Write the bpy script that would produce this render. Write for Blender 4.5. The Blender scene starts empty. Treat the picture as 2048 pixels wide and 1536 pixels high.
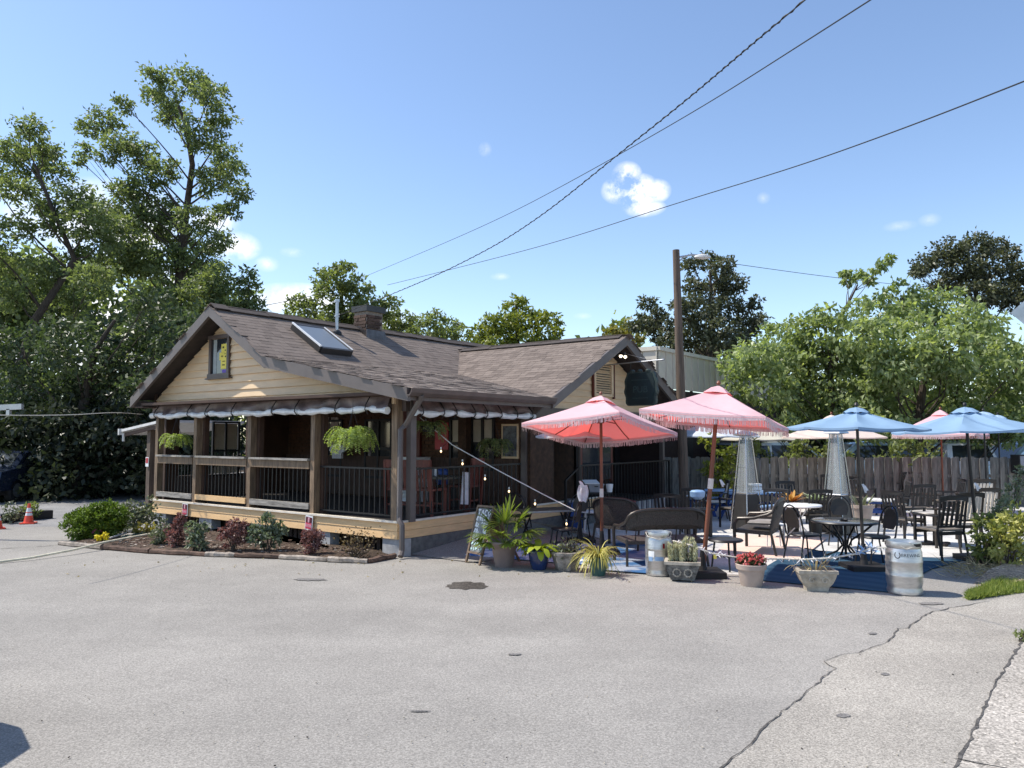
import bpy, math, random
import numpy as np
from mathutils import Vector, Matrix
random.seed(11); rng = np.random.default_rng(11)
R = math.radians
# ------------------------------------------------------------------ camera, sky, sun, exposure
F, CAMH, TH = 1540.0, 1.85, math.atan(104/1540)
sc = bpy.context.scene
cam = bpy.data.cameras.new('camera'); camo = bpy.data.objects.new('camera', cam)
sc.collection.objects.link(camo); sc.camera = camo
cam.sensor_width = 36; cam.lens = 36*F/2048; cam.clip_end = 2000
camo.location = (0, 0, CAMH); camo.rotation_euler = (math.pi/2+TH, 0, 0)

SUN = Vector((0.70, -0.10, -1.0)).normalized()
ELEV = math.asin(-SUN.z); AZ = math.atan2(-SUN.x, -SUN.y)
world = bpy.data.worlds.new('World'); sc.world = world; world.use_nodes = True
wn, wl = world.node_tree.nodes, world.node_tree.links
wn.clear()
def wnode(t, **kw):
    n = wn.new(t)
    for k, v in kw.items(): setattr(n, k, v)
    return n
sky = wnode('ShaderNodeTexSky', sky_type='NISHITA', sun_disc=False)
sky.sun_elevation = ELEV; sky.sun_rotation = AZ
sky.air_density = 1.0; sky.dust_density = 0.5; sky.ozone_density = 1.6; sky.altitude = 300
bg = wnode('ShaderNodeBackground'); bg.inputs['Strength'].default_value = 0.15
out = wnode('ShaderNodeOutputWorld')
tc = wnode('ShaderNodeTexCoord')
def pix_dir(u, v):
    x, y = (u-1024)/F, (768-v)/F
    return Vector((x, math.cos(TH)-math.sin(TH)*y, math.sin(TH)+math.cos(TH)*y)).normalized()
nz = wnode('ShaderNodeTexNoise'); nz.inputs['Scale'].default_value = 26; nz.inputs['Detail'].default_value = 9; nz.inputs['Roughness'].default_value = .66
wl.new(tc.outputs['Generated'], nz.inputs['Vector'])
CLOUDS = [(1254,350,30,27,2.2),(1236,382,34,26,2.2),(1276,386,46,38,3.0),(1312,382,30,24,2.2),(1288,416,44,18,2.0),(1224,374,20,16,1.6),(466,492,54,30,1.9),(425,445,50,26,1.6),(534,528,24,16,.7),(970,299,14,15,.55),
          (600,600,110,34,2.0),(700,640,160,40,1.2),(1000,553,22,8,.5),(1527,396,13,12,.35),(1800,452,30,10,.3),(1860,440,20,12,.35),
          (585,505,26,10,.5),(240,450,150,80,1.9),(150,640,260,130,2.2),(1165,632,20,7,.4),(1030,640,30,12,.5),(60,420,160,60,.8),(340,560,120,40,1.2)]
tot = None
for (u, v, ru, rv, k) in CLOUDS:
    c = pix_dir(u, v)
    s = wnode('ShaderNodeVectorMath', operation='SUBTRACT'); s.inputs[1].default_value = c
    wl.new(tc.outputs['Generated'], s.inputs[0])
    m = wnode('ShaderNodeVectorMath', operation='MULTIPLY'); m.inputs[1].default_value = (F/ru, F/ru, F/rv)
    wl.new(s.outputs[0], m.inputs[0])
    l = wnode('ShaderNodeVectorMath', operation='LENGTH'); wl.new(m.outputs[0], l.inputs[0])
    r = wnode('ShaderNodeMath', operation='MULTIPLY_ADD'); r.inputs[1].default_value = -.62*k; r.inputs[2].default_value = .62*k
    wl.new(l.outputs['Value'], r.inputs[0])
    r2 = wnode('ShaderNodeMath', operation='MAXIMUM'); r2.inputs[1].default_value = 0; wl.new(r.outputs[0], r2.inputs[0])
    if tot is None: tot = r2
    else:
        a = wnode('ShaderNodeMath', operation='MAXIMUM'); wl.new(tot.outputs[0], a.inputs[0]); wl.new(r2.outputs[0], a.inputs[1]); tot = a
ma = wnode('ShaderNodeMath', operation='MULTIPLY_ADD'); ma.inputs[1].default_value = 2.1; ma.inputs[2].default_value = -.72
wl.new(nz.outputs['Fac'], ma.inputs[0])
md = wnode('ShaderNodeMath', operation='MULTIPLY'); md.use_clamp = True; md.inputs[1].default_value = 3.2
mm = wnode('ShaderNodeMath', operation='MULTIPLY'); wl.new(tot.outputs[0], mm.inputs[0]); wl.new(ma.outputs[0], mm.inputs[1])
wl.new(mm.outputs[0], md.inputs[0])
mix = wnode('ShaderNodeMix', data_type='RGBA'); mix.inputs[7].default_value = (6.6, 6.7, 6.9, 1)
wl.new(md.outputs[0], mix.inputs[0]); hsv = wnode('ShaderNodeHueSaturation'); hsv.inputs['Saturation'].default_value = 1.02; hsv.inputs['Hue'].default_value = .502; hsv.inputs['Value'].default_value = 1.12; wl.new(sky.outputs[0], hsv.inputs['Color']); wl.new(hsv.outputs[0], mix.inputs[6]); wl.new(mix.outputs[2], bg.inputs['Color'])
wl.new(bg.outputs[0], out.inputs['Surface'])

sun = bpy.data.lights.new('sun', 'SUN'); suno = bpy.data.objects.new('sun', sun); sc.collection.objects.link(suno)
sun.energy = 4.5; sun.angle = R(.53); sun.color = (1, .94, .845)
suno.rotation_euler = SUN.to_track_quat('-Z', 'Y').to_euler(); suno.location = (-20, 5, 40)
sc.view_settings.view_transform = 'Standard'; sc.view_settings.look = 'None'
sc.view_settings.gamma = 1; sc.view_settings.use_curve_mapping = False; sc.view_settings.exposure = 0.42

# ------------------------------------------------------------------ helpers
col = sc.collection
def ray(u, v):
    x, y = (u-1024)/F, (768-v)/F
    return Vector((x, math.cos(TH)-math.sin(TH)*y, math.sin(TH)+math.cos(TH)*y))
def G(u, v, z=0.0):                      # the point of the level z seen at a photo pixel
    d = ray(u, v); t = (z-CAMH)/d.z; return Vector((d.x*t, d.y*t, z))
def GP(u, v, r):                         # a round thing whose front foot is seen at the pixel
    p = G(u, v); q = Vector((p.x, p.y, 0)).normalized(); return p+q*r
def D(u, v, Y):                          # the point at distance Y along the street seen at a photo pixel
    d = ray(u, v); t = Y/d.y; return Vector((d.x*t, Y, CAMH+d.z*t))
HC = G(795, 1114); HRZ = -0.6389
cH, sH = math.cos(HRZ), math.sin(HRZ)
def W(x, y, z=0.0): return Vector((HC.x+x*cH-y*sH, HC.y+x*sH+y*cH, z))

class MB:
    def __init__(s): s.v, s.f, s.m = [], [], []
    def add(s, vs, fs, mi=0):
        o = len(s.v); s.v += [tuple(p) for p in vs]; s.f += [tuple(i+o for i in f) for f in fs]; s.m += [mi]*len(fs); return s
    def box(s, c, d, rz=0, mi=0, rx=0, ry=0):
        M = Matrix.Rotation(rz, 3, 'Z') @ Matrix.Rotation(ry, 3, 'Y') @ Matrix.Rotation(rx, 3, 'X'); c = Vector(c)
        vs = [c+M@Vector((a*d[0]/2, b*d[1]/2, e*d[2]/2)) for a in (-1,1) for b in (-1,1) for e in (-1,1)]
        return s.add(vs, [(0,1,3,2),(4,6,7,5),(0,4,5,1),(2,3,7,6),(0,2,6,4),(1,5,7,3)], mi)
    def beam(s, p0, p1, w, h, up=(0,0,1), mi=0):
        p0, p1 = Vector(p0), Vector(p1); t = (p1-p0).normalized(); sd = t.cross(Vector(up))
        if sd.length < 1e-4: sd = t.cross(Vector((1,0,0)))
        sd.normalize(); u = sd.cross(t)
        vs = [p+sd*(a*w/2)+u*(b*h/2) for p in (p0,p1) for a in (-1,1) for b in (-1,1)]
        return s.add(vs, [(0,1,3,2),(4,6,7,5),(0,4,5,1),(2,3,7,6),(0,2,6,4),(1,5,7,3)], mi)
    def tube(s, pts, r, n=6, mi=0, cap=True):
        pts = [Vector(p) for p in pts]; rs = r if isinstance(r, (list,tuple)) else [r]*len(pts); vs, fs = [], []
        ref = None
        for i, p in enumerate(pts):
            t = (pts[min(i+1,len(pts)-1)]-pts[max(i-1,0)]).normalized()
            if ref is None: ref = t.orthogonal().normalized()
            sd = (ref-t*ref.dot(t)); sd = sd.normalized() if sd.length > 1e-5 else t.orthogonal().normalized()
            ref = sd; u = t.cross(sd)
            for k in range(n):
                a = 2*math.pi*k/n; vs.append(p+(sd*math.cos(a)+u*math.sin(a))*rs[i])
        for i in range(len(pts)-1):
            for k in range(n): fs.append((i*n+k, i*n+(k+1)%n, (i+1)*n+(k+1)%n, (i+1)*n+k))
        if cap: fs += [tuple(range(n))[::-1], tuple((len(pts)-1)*n+k for k in range(n))]
        return s.add(vs, fs, mi)
    def lathe(s, prof, n=20, c=(0,0,0), mi=0, sq=None, rz=0):
        vs, fs = [], []; m = len(prof)
        for (r, z) in prof:
            for k in range(n):
                a = 2*math.pi*(k+.5)/n + rz
                x, y = math.cos(a), math.sin(a)
                if sq: x, y = x*sq[0], y*sq[1]
                vs.append((c[0]+x*r, c[1]+y*r, c[2]+z))
        for i in range(m-1):
            for k in range(n): fs.append((i*n+k, i*n+(k+1)%n, (i+1)*n+(k+1)%n, (i+1)*n+k))
        if prof[0][0] > 1e-4: fs.append(tuple(range(n))[::-1])
        if prof[-1][0] > 1e-4: fs.append(tuple((m-1)*n+k for k in range(n)))
        return s.add(vs, fs, mi)
    def prism(s, poly, vec, mi=0):
        n = len(poly); vec = Vector(vec); a = [Vector(p) for p in poly]; b = [p+vec for p in a]
        return s.add(a+b, [tuple(range(n))[::-1], tuple(range(n,2*n))]+[(i,(i+1)%n,n+(i+1)%n,n+i) for i in range(n)], mi)
    def strip(s, pts, ws, side, mi=0):                      # a ribbon along pts
        vs = []; side = Vector(side)
        for p, w in zip(pts, ws): vs += [Vector(p)-side*w/2, Vector(p)+side*w/2]
        return s.add(vs, [(2*i,2*i+1,2*i+3,2*i+2) for i in range(len(pts)-1)], mi)
    def mesh(s, name, mats, smooth=False):
        me = bpy.data.meshes.new(name); me.from_pydata(s.v, [], s.f)
        for m in (mats if isinstance(mats, (list,tuple)) else [mats]): me.materials.append(m)
        if len(me.materials) > 1: me.polygons.foreach_set('material_index', s.m)
        if smooth:
            me.polygons.foreach_set('use_smooth', [True]*len(s.f))
            me.set_sharp_from_angle(angle=R(38))
        me.update(); return me
    def build(s, name, mats, parent=None, smooth=False, loc=None, rz=0):
        return link(name, s.mesh(name, mats, smooth), parent, loc, rz)
def link(name, me, parent=None, loc=None, rz=0):
    o = bpy.data.objects.new(name, me); col.objects.link(o)
    if parent: o.parent = parent
    if loc is not None: o.location = loc
    o.rotation_euler.z = rz; return o
def tag(o, label=None, cat=None, group=None, kind=None):
    if label: o['label'] = label
    if cat: o['category'] = cat
    if group: o['group'] = group
    if kind: o['kind'] = kind
    return o
def thing(name, label, cat, loc=(0,0,0), rz=0, group=None):
    o = bpy.data.objects.new(name, None); col.objects.link(o); o.empty_display_size = .1
    o.location = loc; o.rotation_euler.z = rz; return tag(o, label, cat, group)
def dup(root, loc, rz, label=None, group=None):
    r = root.copy(); col.objects.link(r); r.location = loc; r.rotation_euler.z = rz
    if label: r['label'] = label
    if group: r['group'] = group
    for ch in list(root.children):
        c = ch.copy(); col.objects.link(c); c.parent = r
        for g in list(ch.children):
            d = g.copy(); col.objects.link(d); d.parent = c
    return r

# ------------------------------------------------------------------ materials
def newmat(name):
    m = bpy.data.materials.new(name); m.use_nodes = True; n = m.node_tree.nodes; return m, n, m.node_tree.links, n['Principled BSDF']
def nd(n, t, **kw):
    x = n.new(t)
    for k, v in kw.items(): setattr(x, k, v)
    return x
def pm(name, c, rough=.6, metal=0, var=.18, scale=6, bump=0, bscale=60, stretch=None, c2=None, transl=None, spec=.5, rnd=0, emit=0, coat=0):
    m, n, l, b = newmat(name)
    b.inputs['Roughness'].default_value = rough; b.inputs['Metallic'].default_value = metal
    b.inputs['Specular IOR Level'].default_value = spec
    if coat: b.inputs['Coat Weight'].default_value = coat; b.inputs['Coat Roughness'].default_value = .08
    t = nd(n, 'ShaderNodeTexCoord'); mp = nd(n, 'ShaderNodeMapping'); l.new(t.outputs['Object'], mp.inputs[0])
    if stretch: mp.inputs['Scale'].default_value = stretch
    nz = nd(n, 'ShaderNodeTexNoise'); nz.inputs['Scale'].default_value = scale; nz.inputs['Detail'].default_value = 8; nz.inputs['Roughness'].default_value = .65
    l.new(mp.outputs[0], nz.inputs['Vector'])
    cr = nd(n, 'ShaderNodeValToRGB'); a = c; d = c2 or tuple(x*(1-2*var) for x in c)
    cr.color_ramp.elements[0].position = .32; cr.color_ramp.elements[1].position = .68
    cr.color_ramp.elements[0].color = (*d, 1); cr.color_ramp.elements[1].color = (*[min(1, x*(1+.35*var)) for x in a], 1)
    l.new(nz.outputs['Fac'], cr.inputs[0]); outc = cr.outputs[0]
    if rnd:
        oi = nd(n, 'ShaderNodeObjectInfo'); hs = nd(n, 'ShaderNodeHueSaturation')
        mr = nd(n, 'ShaderNodeMapRange'); mr.inputs[3].default_value = 1-rnd; mr.inputs[4].default_value = 1+rnd
        l.new(oi.outputs['Random'], mr.inputs[0]); l.new(mr.outputs[0], hs.inputs['Value']); l.new(outc, hs.inputs['Color']); outc = hs.outputs[0]
    l.new(outc, b.inputs['Base Color'])
    if bump:
        nb = nd(n, 'ShaderNodeTexNoise'); nb.inputs['Scale'].default_value = bscale; nb.inputs['Detail'].default_value = 5
        l.new(mp.outputs[0], nb.inputs['Vector'])
        bp = nd(n, 'ShaderNodeBump'); bp.inputs['Strength'].default_value = bump; bp.inputs['Distance'].default_value = .01
        l.new(nb.outputs['Fac'], bp.inputs['Height']); l.new(bp.outputs[0], b.inputs['Normal'])
    if emit:
        b.inputs['Emission Color'].default_value = (*c, 1); b.inputs['Emission Strength'].default_value = emit
    if transl:
        tr = nd(n, 'ShaderNodeBsdfTranslucent'); tr.inputs[0].default_value = (*transl[:3], 1)
        mx = nd(n, 'ShaderNodeMixShader'); mx.inputs[0].default_value = transl[3]
        l.new(b.outputs[0], mx.inputs[1]); l.new(tr.outputs[0], mx.inputs[2]); l.new(mx.outputs[0], n['Material Output'].inputs['Surface'])
    return m
def leafmat(name, dark, light, tcol, tw=.4, rough=.45, gap=0):
    m, n, l, b = newmat(name)
    at = nd(n, 'ShaderNodeAttribute', attribute_name='tint')
    cr = nd(n, 'ShaderNodeValToRGB'); cr.color_ramp.elements[0].color = (*dark, 1); cr.color_ramp.elements[1].color = (*light, 1)
    l.new(at.outputs['Fac'], cr.inputs[0]); l.new(cr.outputs[0], b.inputs['Base Color'])
    b.inputs['Roughness'].default_value = rough; b.inputs['Specular IOR Level'].default_value = .35
    tr = nd(n, 'ShaderNodeBsdfTranslucent'); mc = nd(n, 'ShaderNodeMix', data_type='RGBA', blend_type='MULTIPLY'); mc.inputs[0].default_value = 1
    mc.inputs[7].default_value = (*tcol, 1); l.new(cr.outputs[0], mc.inputs[6]); l.new(mc.outputs[2], tr.inputs[0])
    mx = nd(n, 'ShaderNodeMixShader'); mx.inputs[0].default_value = tw
    l.new(b.outputs[0], mx.inputs[1]); l.new(tr.outputs[0], mx.inputs[2]); l.new(mx.outputs[0], n['Material Output'].inputs['Surface'])
    return m
def ground_mat(name, base, dark, speck=220, spvar=.3, stain=.25, bump=.5, warm=None):
    m, n, l, b = newmat(name); b.inputs['Roughness'].default_value = .92; b.inputs['Specular IOR Level'].default_value = .25
    t = nd(n, 'ShaderNodeTexCoord')
    def noise(s, d, rgh=.6):
        x = nd(n, 'ShaderNodeTexNoise'); x.inputs['Scale'].default_value = s; x.inputs['Detail'].default_value = d; x.inputs['Roughness'].default_value = rgh
        l.new(t.outputs['Object'], x.inputs['Vector']); return x
    vo = nd(n, 'ShaderNodeTexVoronoi'); vo.inputs['Scale'].default_value = speck; l.new(t.outputs['Object'], vo.inputs['Vector'])
    hs = nd(n, 'ShaderNodeSeparateColor'); l.new(vo.outputs['Color'], hs.inputs[0])
    n2 = noise(speck*.45, 4, .7); n3 = noise(.55, 7, .62); n4 = noise(3.2, 6, .7)
    def mrange(sock, lo, hi, a=.3, c=.7):
        x = nd(n, 'ShaderNodeMapRange'); x.inputs[1].default_value = a; x.inputs[2].default_value = c; x.inputs[3].default_value = lo; x.inputs[4].default_value = hi; l.new(sock, x.inputs[0]); return x.outputs[0]
    def mul(a, c):
        x = nd(n, 'ShaderNodeMath', operation='MULTIPLY'); l.new(a, x.inputs[0]); l.new(c, x.inputs[1]); return x.outputs[0]
    f = mul(mul(mrange(hs.outputs[0], 1-spvar, 1+spvar, 0, 1), mrange(n2.outputs['Fac'], 1-spvar, 1+spvar)), mul(mrange(n3.outputs['Fac'], 1-stain, 1+stain*.5), mrange(n4.outputs['Fac'], 1-stain*.45, 1+stain*.3)))
    mp = nd(n, 'ShaderNodeMapping'); mp.inputs['Scale'].default_value = (.10,1.1,1); l.new(t.outputs['Object'], mp.inputs[0])
    n6 = nd(n, 'ShaderNodeTexNoise'); n6.inputs['Scale'].default_value = 1.0; n6.inputs['Detail'].default_value = 4; l.new(mp.outputs[0], n6.inputs['Vector'])
    f = mul(f, mrange(n6.outputs['Fac'], 1-stain*.35, 1+stain*.2, .35, .6))
    mc = nd(n, 'ShaderNodeMix', data_type='RGBA'); mc.inputs[6].default_value = (*dark, 1); mc.inputs[7].default_value = (*base, 1)
    n5 = noise(.9, 5); l.new(mrange(n5.outputs['Fac'], 0, 1, .35, .6), mc.inputs[0])
    vm = nd(n, 'ShaderNodeVectorMath', operation='SCALE'); l.new(mc.outputs[2], vm.inputs[0]); l.new(f, vm.inputs['Scale']); l.new(vm.outputs[0], b.inputs['Base Color'])
    bp = nd(n, 'ShaderNodeBump'); bp.inputs['Strength'].default_value = bump; bp.inputs['Distance'].default_value = .006
    l.new(n2.outputs['Fac'], bp.inputs['Height']); l.new(bp.outputs[0], b.inputs['Normal'])
    return m
def glassmat(name, tint=(.75,.8,.82), alpha=.35, rough=.04):
    m, n, l, b = newmat(name)
    b.inputs['Base Color'].default_value = (*tint, 1); b.inputs['Roughness'].default_value = rough; b.inputs['Alpha'].default_value = alpha
    b.inputs['Specular IOR Level'].default_value = .9
    return m
M = {}
M['asphalt'] = ground_mat('asphalt', (.298,.280,.254), (.284,.267,.243), 120, .26, .15)
M['apron'] = ground_mat('apron', (.345,.318,.278), (.31,.285,.25), 140, .34, .15)
M['sidewalk'] = ground_mat('sidewalk', (.40,.365,.32), (.34,.31,.27), 90, .42, .12)
M['patio'] = ground_mat('patio', (.62,.60,.57), (.50,.485,.465), 60, .12, .2, .2)
M['road'] = ground_mat('road', (.27,.265,.26), (.23,.225,.22), 120, .3, .2)
M['earth'] = ground_mat('earth', (.10,.07,.05), (.055,.038,.028), 40, .5, .3, 1)
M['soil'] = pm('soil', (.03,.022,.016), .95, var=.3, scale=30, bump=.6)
M['tan'] = pm('tan_paint', (.84,.545,.27), .55, var=.1, scale=3, stretch=(1,1,6), bump=.12, bscale=40, rnd=.05)
M['tanside'] = pm('tan_siding', (.76,.56,.345), .6, var=.08, scale=2, stretch=(1,1,6), bump=.1, bscale=40, rnd=.05)
M['brown'] = pm('brown_trim', (.105,.078,.066), .5, var=.15, scale=4, bump=.08)
M['greytrim'] = pm('grey_brown_fascia', (.135,.112,.102), .5, var=.12, scale=3, bump=.08, rnd=.05)
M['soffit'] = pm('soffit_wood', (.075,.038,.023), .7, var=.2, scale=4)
M['post'] = pm('weathered_post', (.25,.17,.105), .75, var=.3, scale=5, stretch=(5,5,.6), bump=.35, bscale=30, rnd=.12)
M['oldwood'] = pm('weathered_wood', (.38,.35,.31), .8, var=.35, scale=5, stretch=(.7,6,6), bump=.4, bscale=25, rnd=.15)
M['trimlight'] = pm('deck_cap', (.80,.72,.60), .6, var=.12, scale=5)
M['foundation'] = pm('foundation', (.17,.17,.16), .9, var=.2, scale=9)  # separate darker concrete, the shade under the side deck put into its colour
M['straw'] = ground_mat('straw', (.40,.32,.23), (.27,.20,.14), 45, .5, .3, 1)
M['concrete'] = pm('concrete_block', (.42,.42,.42), .9, var=.15, scale=9, bump=.3)
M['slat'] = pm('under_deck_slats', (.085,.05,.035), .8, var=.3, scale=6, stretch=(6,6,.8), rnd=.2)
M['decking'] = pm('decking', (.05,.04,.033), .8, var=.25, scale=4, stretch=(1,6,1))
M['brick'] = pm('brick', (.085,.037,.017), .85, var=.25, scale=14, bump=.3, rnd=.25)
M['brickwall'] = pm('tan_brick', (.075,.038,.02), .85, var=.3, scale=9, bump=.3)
M['darkbrick'] = pm('chimney_brick', (.105,.062,.045), .88, var=.3, scale=16, bump=.35, rnd=.35)
M['mortar'] = pm('mortar', (.30,.255,.21), .95, var=.2, scale=20)
M['flash'] = pm('metal_flashing', (.15,.13,.12), .35, .7, var=.25, scale=8)
M['black'] = pm('black_metal', (.018,.018,.02), .42, .3, var=.1)
M['blackp'] = pm('black_paint', (.014,.013,.014), .6, var=.15)
M['dkbrown'] = pm('dark_brown_metal', (.05,.042,.036), .4, .3, var=.15)
M['galv'] = pm('galvanised', (.50,.51,.53), .35, .85, var=.12, scale=10)
M['steel'] = pm('keg_steel', (.60,.595,.585), .36, .85, var=.12, scale=9, stretch=(1,1,5), bump=.06, bscale=50)
M['chrome'] = pm('heater_steel', (.55,.55,.55), .25, .9, var=.08)
M['charcoal'] = pm('charcoal_panel', (.045,.043,.042), .45, .2, var=.12)
M['white'] = pm('white_plastic', (.78,.79,.80), .4, var=.05)
M['offwhite'] = pm('off_white', (.70,.69,.66), .6, var=.1)
M['greyp'] = pm('grey_plastic', (.30,.31,.34), .5, var=.1)
M['cloth'] = pm('white_cloth', (.72,.72,.76), .85, var=.12, scale=12)
M['bluep'] = pm('blue_paint', (.025,.085,.33), .45, var=.15)
M['bluet'] = pm('pale_blue_paint', (.25,.40,.62), .45, var=.1)
M['tarpb'] = pm('brown_tarp', (.19,.14,.135), .45, var=.3, scale=5, bump=.3, bscale=8)
M['tarpw'] = pm('white_tarp', (.80,.81,.81), .3, var=.12, scale=6, bump=.4, bscale=10)
M['red'] = pm('red_wood', (.16,.035,.022), .5, var=.25, scale=4, stretch=(5,5,.7))
M['redp'] = pm('red_paint', (.45,.02,.03), .45, var=.1)
M['teak'] = pm('umbrella_pole_wood', (.20,.065,.032), .45, var=.2, scale=4, stretch=(6,6,.8))
M['yellow'] = pm('yellow_paper', (.80,.66,.10), .6, var=.05)
M['purple'] = pm('purple_print', (.10,.04,.36), .5, var=.05)
M['pinkprint'] = pm('red_print', (.62,.05,.10), .4, var=.08)
M['bright'] = pm('lit_pane_paint', (.50,.44,.35), .5, var=.1)  # pale pane colour stands in for light coming through the window
M['curtain'] = pm('curtain', (.35,.38,.36), .8, var=.1)
M['wicker'] = pm('dark_wicker', (.075,.062,.052), .6, var=.4, scale=60, bump=1, bscale=90)
M['cushred'] = pm('maroon_cushion', (.16,.075,.07), .85, var=.15, scale=10)
M['cushgrey'] = pm('grey_cushion', (.30,.28,.26), .85, var=.15)
M['seat'] = pm('chair_seat', (.20,.17,.14), .6, var=.2)
M['slatlt'] = pm('pale_slats', (.74,.66,.56), .55, var=.15)
M['tabletop'] = pm('brown_table_top', (.17,.155,.12), .5, var=.2)
M['stonetop'] = pm('stone_table_top', (.45,.42,.38), .6, var=.15)
M['taupe'] = pm('taupe_pot', (.235,.18,.165), .5, var=.1, scale=4)
M['taupe2'] = pm('light_taupe_pot', (.46,.37,.315), .65, var=.12, scale=4)
M['blueglaze'] = pm('blue_glaze', (.022,.045,.15), .18, var=.3, scale=5, coat=.5)
M['teal'] = pm('teal_glaze', (.055,.135,.125), .4, var=.2, scale=5)
M['stone'] = pm('stone_planter', (.52,.465,.375), .9, var=.28, scale=7, bump=.6, bscale=30)
M['stonehex'] = pm('mossy_stone', (.33,.30,.265), .92, var=.4, scale=11, bump=.9, bscale=25)
M['stonecarve'] = pm('carved_stone', (.22,.22,.21), .9, c2=(.03,.03,.03), scale=16, bump=.8, bscale=14)
M['bark'] = pm('bark', (.085,.066,.05), .95, var=.35, scale=5, stretch=(5,5,.8), bump=.8, bscale=20)
M['polewood'] = pm('pole_wood', (.15,.108,.08), .85, var=.3, scale=4, stretch=(6,6,.4), bump=.3)
M['fence'] = pm('fence_wood', (.22,.215,.195), .85, var=.35, scale=4, stretch=(6,6,.6), bump=.3, rnd=.28)
M['panelm'] = pm('seam_metal', (.60,.55,.46), .5, 0, var=.06, scale=2, rnd=.04)
M['darkwall'] = pm('dark_red_wall', (.035,.02,.018), .8, var=.2)
M['bluecan'] = pm('blue_canvas', (.30,.46,.64), .75, var=.05, scale=3, bump=.5, bscale=4, transl=(.20,.36,.62,.3))
M['bluecan2'] = pm('pale_blue_canvas', (.45,.62,.80), .75, var=.05, transl=(.35,.52,.75,.35))
M['pinkcan'] = pm('pink_canvas', (.93,.66,.70), .8, var=.04, scale=3, bump=.9, bscale=5, transl=(.95,.13,.10,.40))
M['peachcan'] = pm('peach_canvas', (.88,.76,.68), .8, var=.05, transl=(.90,.62,.46,.4))
M['creamcan'] = pm('cream_canvas', (.70,.66,.55), .8, var=.05, transl=(.6,.48,.34,.3))
M['whitecan'] = pm('white_blue_canvas', (.74,.78,.84), .8, var=.05, transl=(.5,.55,.65,.3))
M['fringe'] = pm('white_fringe', (.82,.70,.72), .9, var=.15, scale=20, transl=(.7,.5,.52,.3))
M['ltfringe'] = pm('pink_fringe', (.86,.70,.73), .9, var=.12, scale=30, transl=(.8,.6,.64,.25))
M['bulb'] = pm('lit_bulb', (1,.72,.40), .3, emit=2.2)
M['glow'] = pm('lit_lamp', (1,.83,.60), .3, emit=3)
M['rope'] = pm('rope', (.60,.57,.50), .8, var=.2, scale=40)
M['wire'] = pm('wire', (.02,.02,.022), .6)
M['cone'] = pm('cone_orange', (.80,.09,.045), .45, var=.06)
M['reflect'] = pm('reflective_band', (.80,.80,.80), .35, var=.04)
M['glassd'] = glassmat('dark_window', (.03,.035,.04), 1, .06)
M['skyglass'] = glassmat('skylight_glass', (.16,.18,.20), 1, .32)
M['heatglass'] = glassmat('heater_glass', (.50,.53,.53), .34, .10)
M['tableglass'] = glassmat('table_glass', (.16,.17,.18), .75, .04)
M['chalk'] = pm('chalk_white', (.80,.82,.84), .9, var=.15, scale=40)
M['chalkb'] = pm('chalk_teal', (.50,.70,.70), .9, var=.15, scale=40)
M['board'] = pm('chalk_board', (.27,.28,.29), .75, var=.3, scale=8)
M['frame'] = pm('board_frame', (.22,.15,.10), .7, var=.3, scale=8)
M['grime'] = pm('dark_mark', (.03,.028,.026), .9)
M['crackfill'] = pm('crack_fill', (.125,.115,.105), .95, var=.45, scale=40)
M['ink'] = pm('grey_print', (.07,.07,.075), .7)
M['picture'] = pm('picture_print', (.16,.18,.20), .5, var=.45, scale=9)
M['poster'] = pm('poster_print', (.52,.42,.36), .6, c2=(.10,.06,.07), scale=16)
M['pubgreen'] = pm('pub_sign_green', (.006,.020,.023), .45, var=.3, scale=3)
M['pubedge'] = pm('pub_sign_edge', (.035,.055,.05), .5, var=.2)
M['pubtext'] = pm('pub_lettering', (.030,.055,.055), .5, var=.1)
M['carblue'] = pm('car_blue', (.02,.03,.06), .25, .3, var=.05, coat=.8)
M['carsilver'] = pm('car_silver', (.50,.54,.58), .25, .5, var=.05, coat=.8)
M['carwhite'] = pm('car_white', (.72,.74,.76), .25, 0, var=.05, coat=.8)
M['carpale'] = pm('car_pale_blue', (.36,.47,.56), .25, .4, var=.05, coat=.8)
M['carolive'] = pm('car_tan', (.33,.31,.24), .25, .4, var=.05, coat=.8)
M['rubber'] = pm('rubber', (.02,.02,.02), .8)
M['plate'] = pm('number_plate', (.62,.65,.68), .4)
M['log'] = pm('bed_edge_timber', (.17,.105,.075), .9, var=.4, scale=5, stretch=(.8,5,5), bump=.6, rnd=.3)
M['logpale'] = pm('pale_edge_stone', (.42,.36,.30), .9, var=.35, scale=6, bump=.7, rnd=.2)
M['brushcut'] = pm('cut_branch', (.80,.74,.56), .7, var=.2)
# ------------------------------------------------------------------ ground
def sheet(name, pts, m, z, kind='structure'):
    me = bpy.data.meshes.new(name); me.from_pydata([(p[0], p[1], z) for p in pts], [], [tuple(range(len(pts)))]); me.materials.append(m); me.update()
    if me.polygons[0].normal.z < 0: me.flip_normals()
    return tag(link(name, me), kind=kind)
sheet('ground', [(-160,-60),(160,-60),(160,260),(-160,260)], M['earth'], -.012)
sheet('parking_lot', [(-60,-14),(30,-14),(30,12.5),(14,14),(14,22),(-4,22),(-7.0,14.8),(-9.0,15.9),(-60,15.9)], M['asphalt'], 0)
sheet('side_road', [(-60,15.9),(-9.0,15.9),(-7.0,14.8),(-4,22),(-5,40),(-60,40)], M['road'], -.004)
crack_px = [(1978,1204),(1900,1217),(1862,1226),(1838,1240),(1815,1258),(1793,1258),(1790,1272),(1778,1285),(1745,1297),(1720,1307),(1675,1313),(1648,1325),(1670,1338),(1610,1390),(1565,1425),(1530,1455),(1513,1475),(1505,1490),(1480,1508),(1440,1540)]
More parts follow.
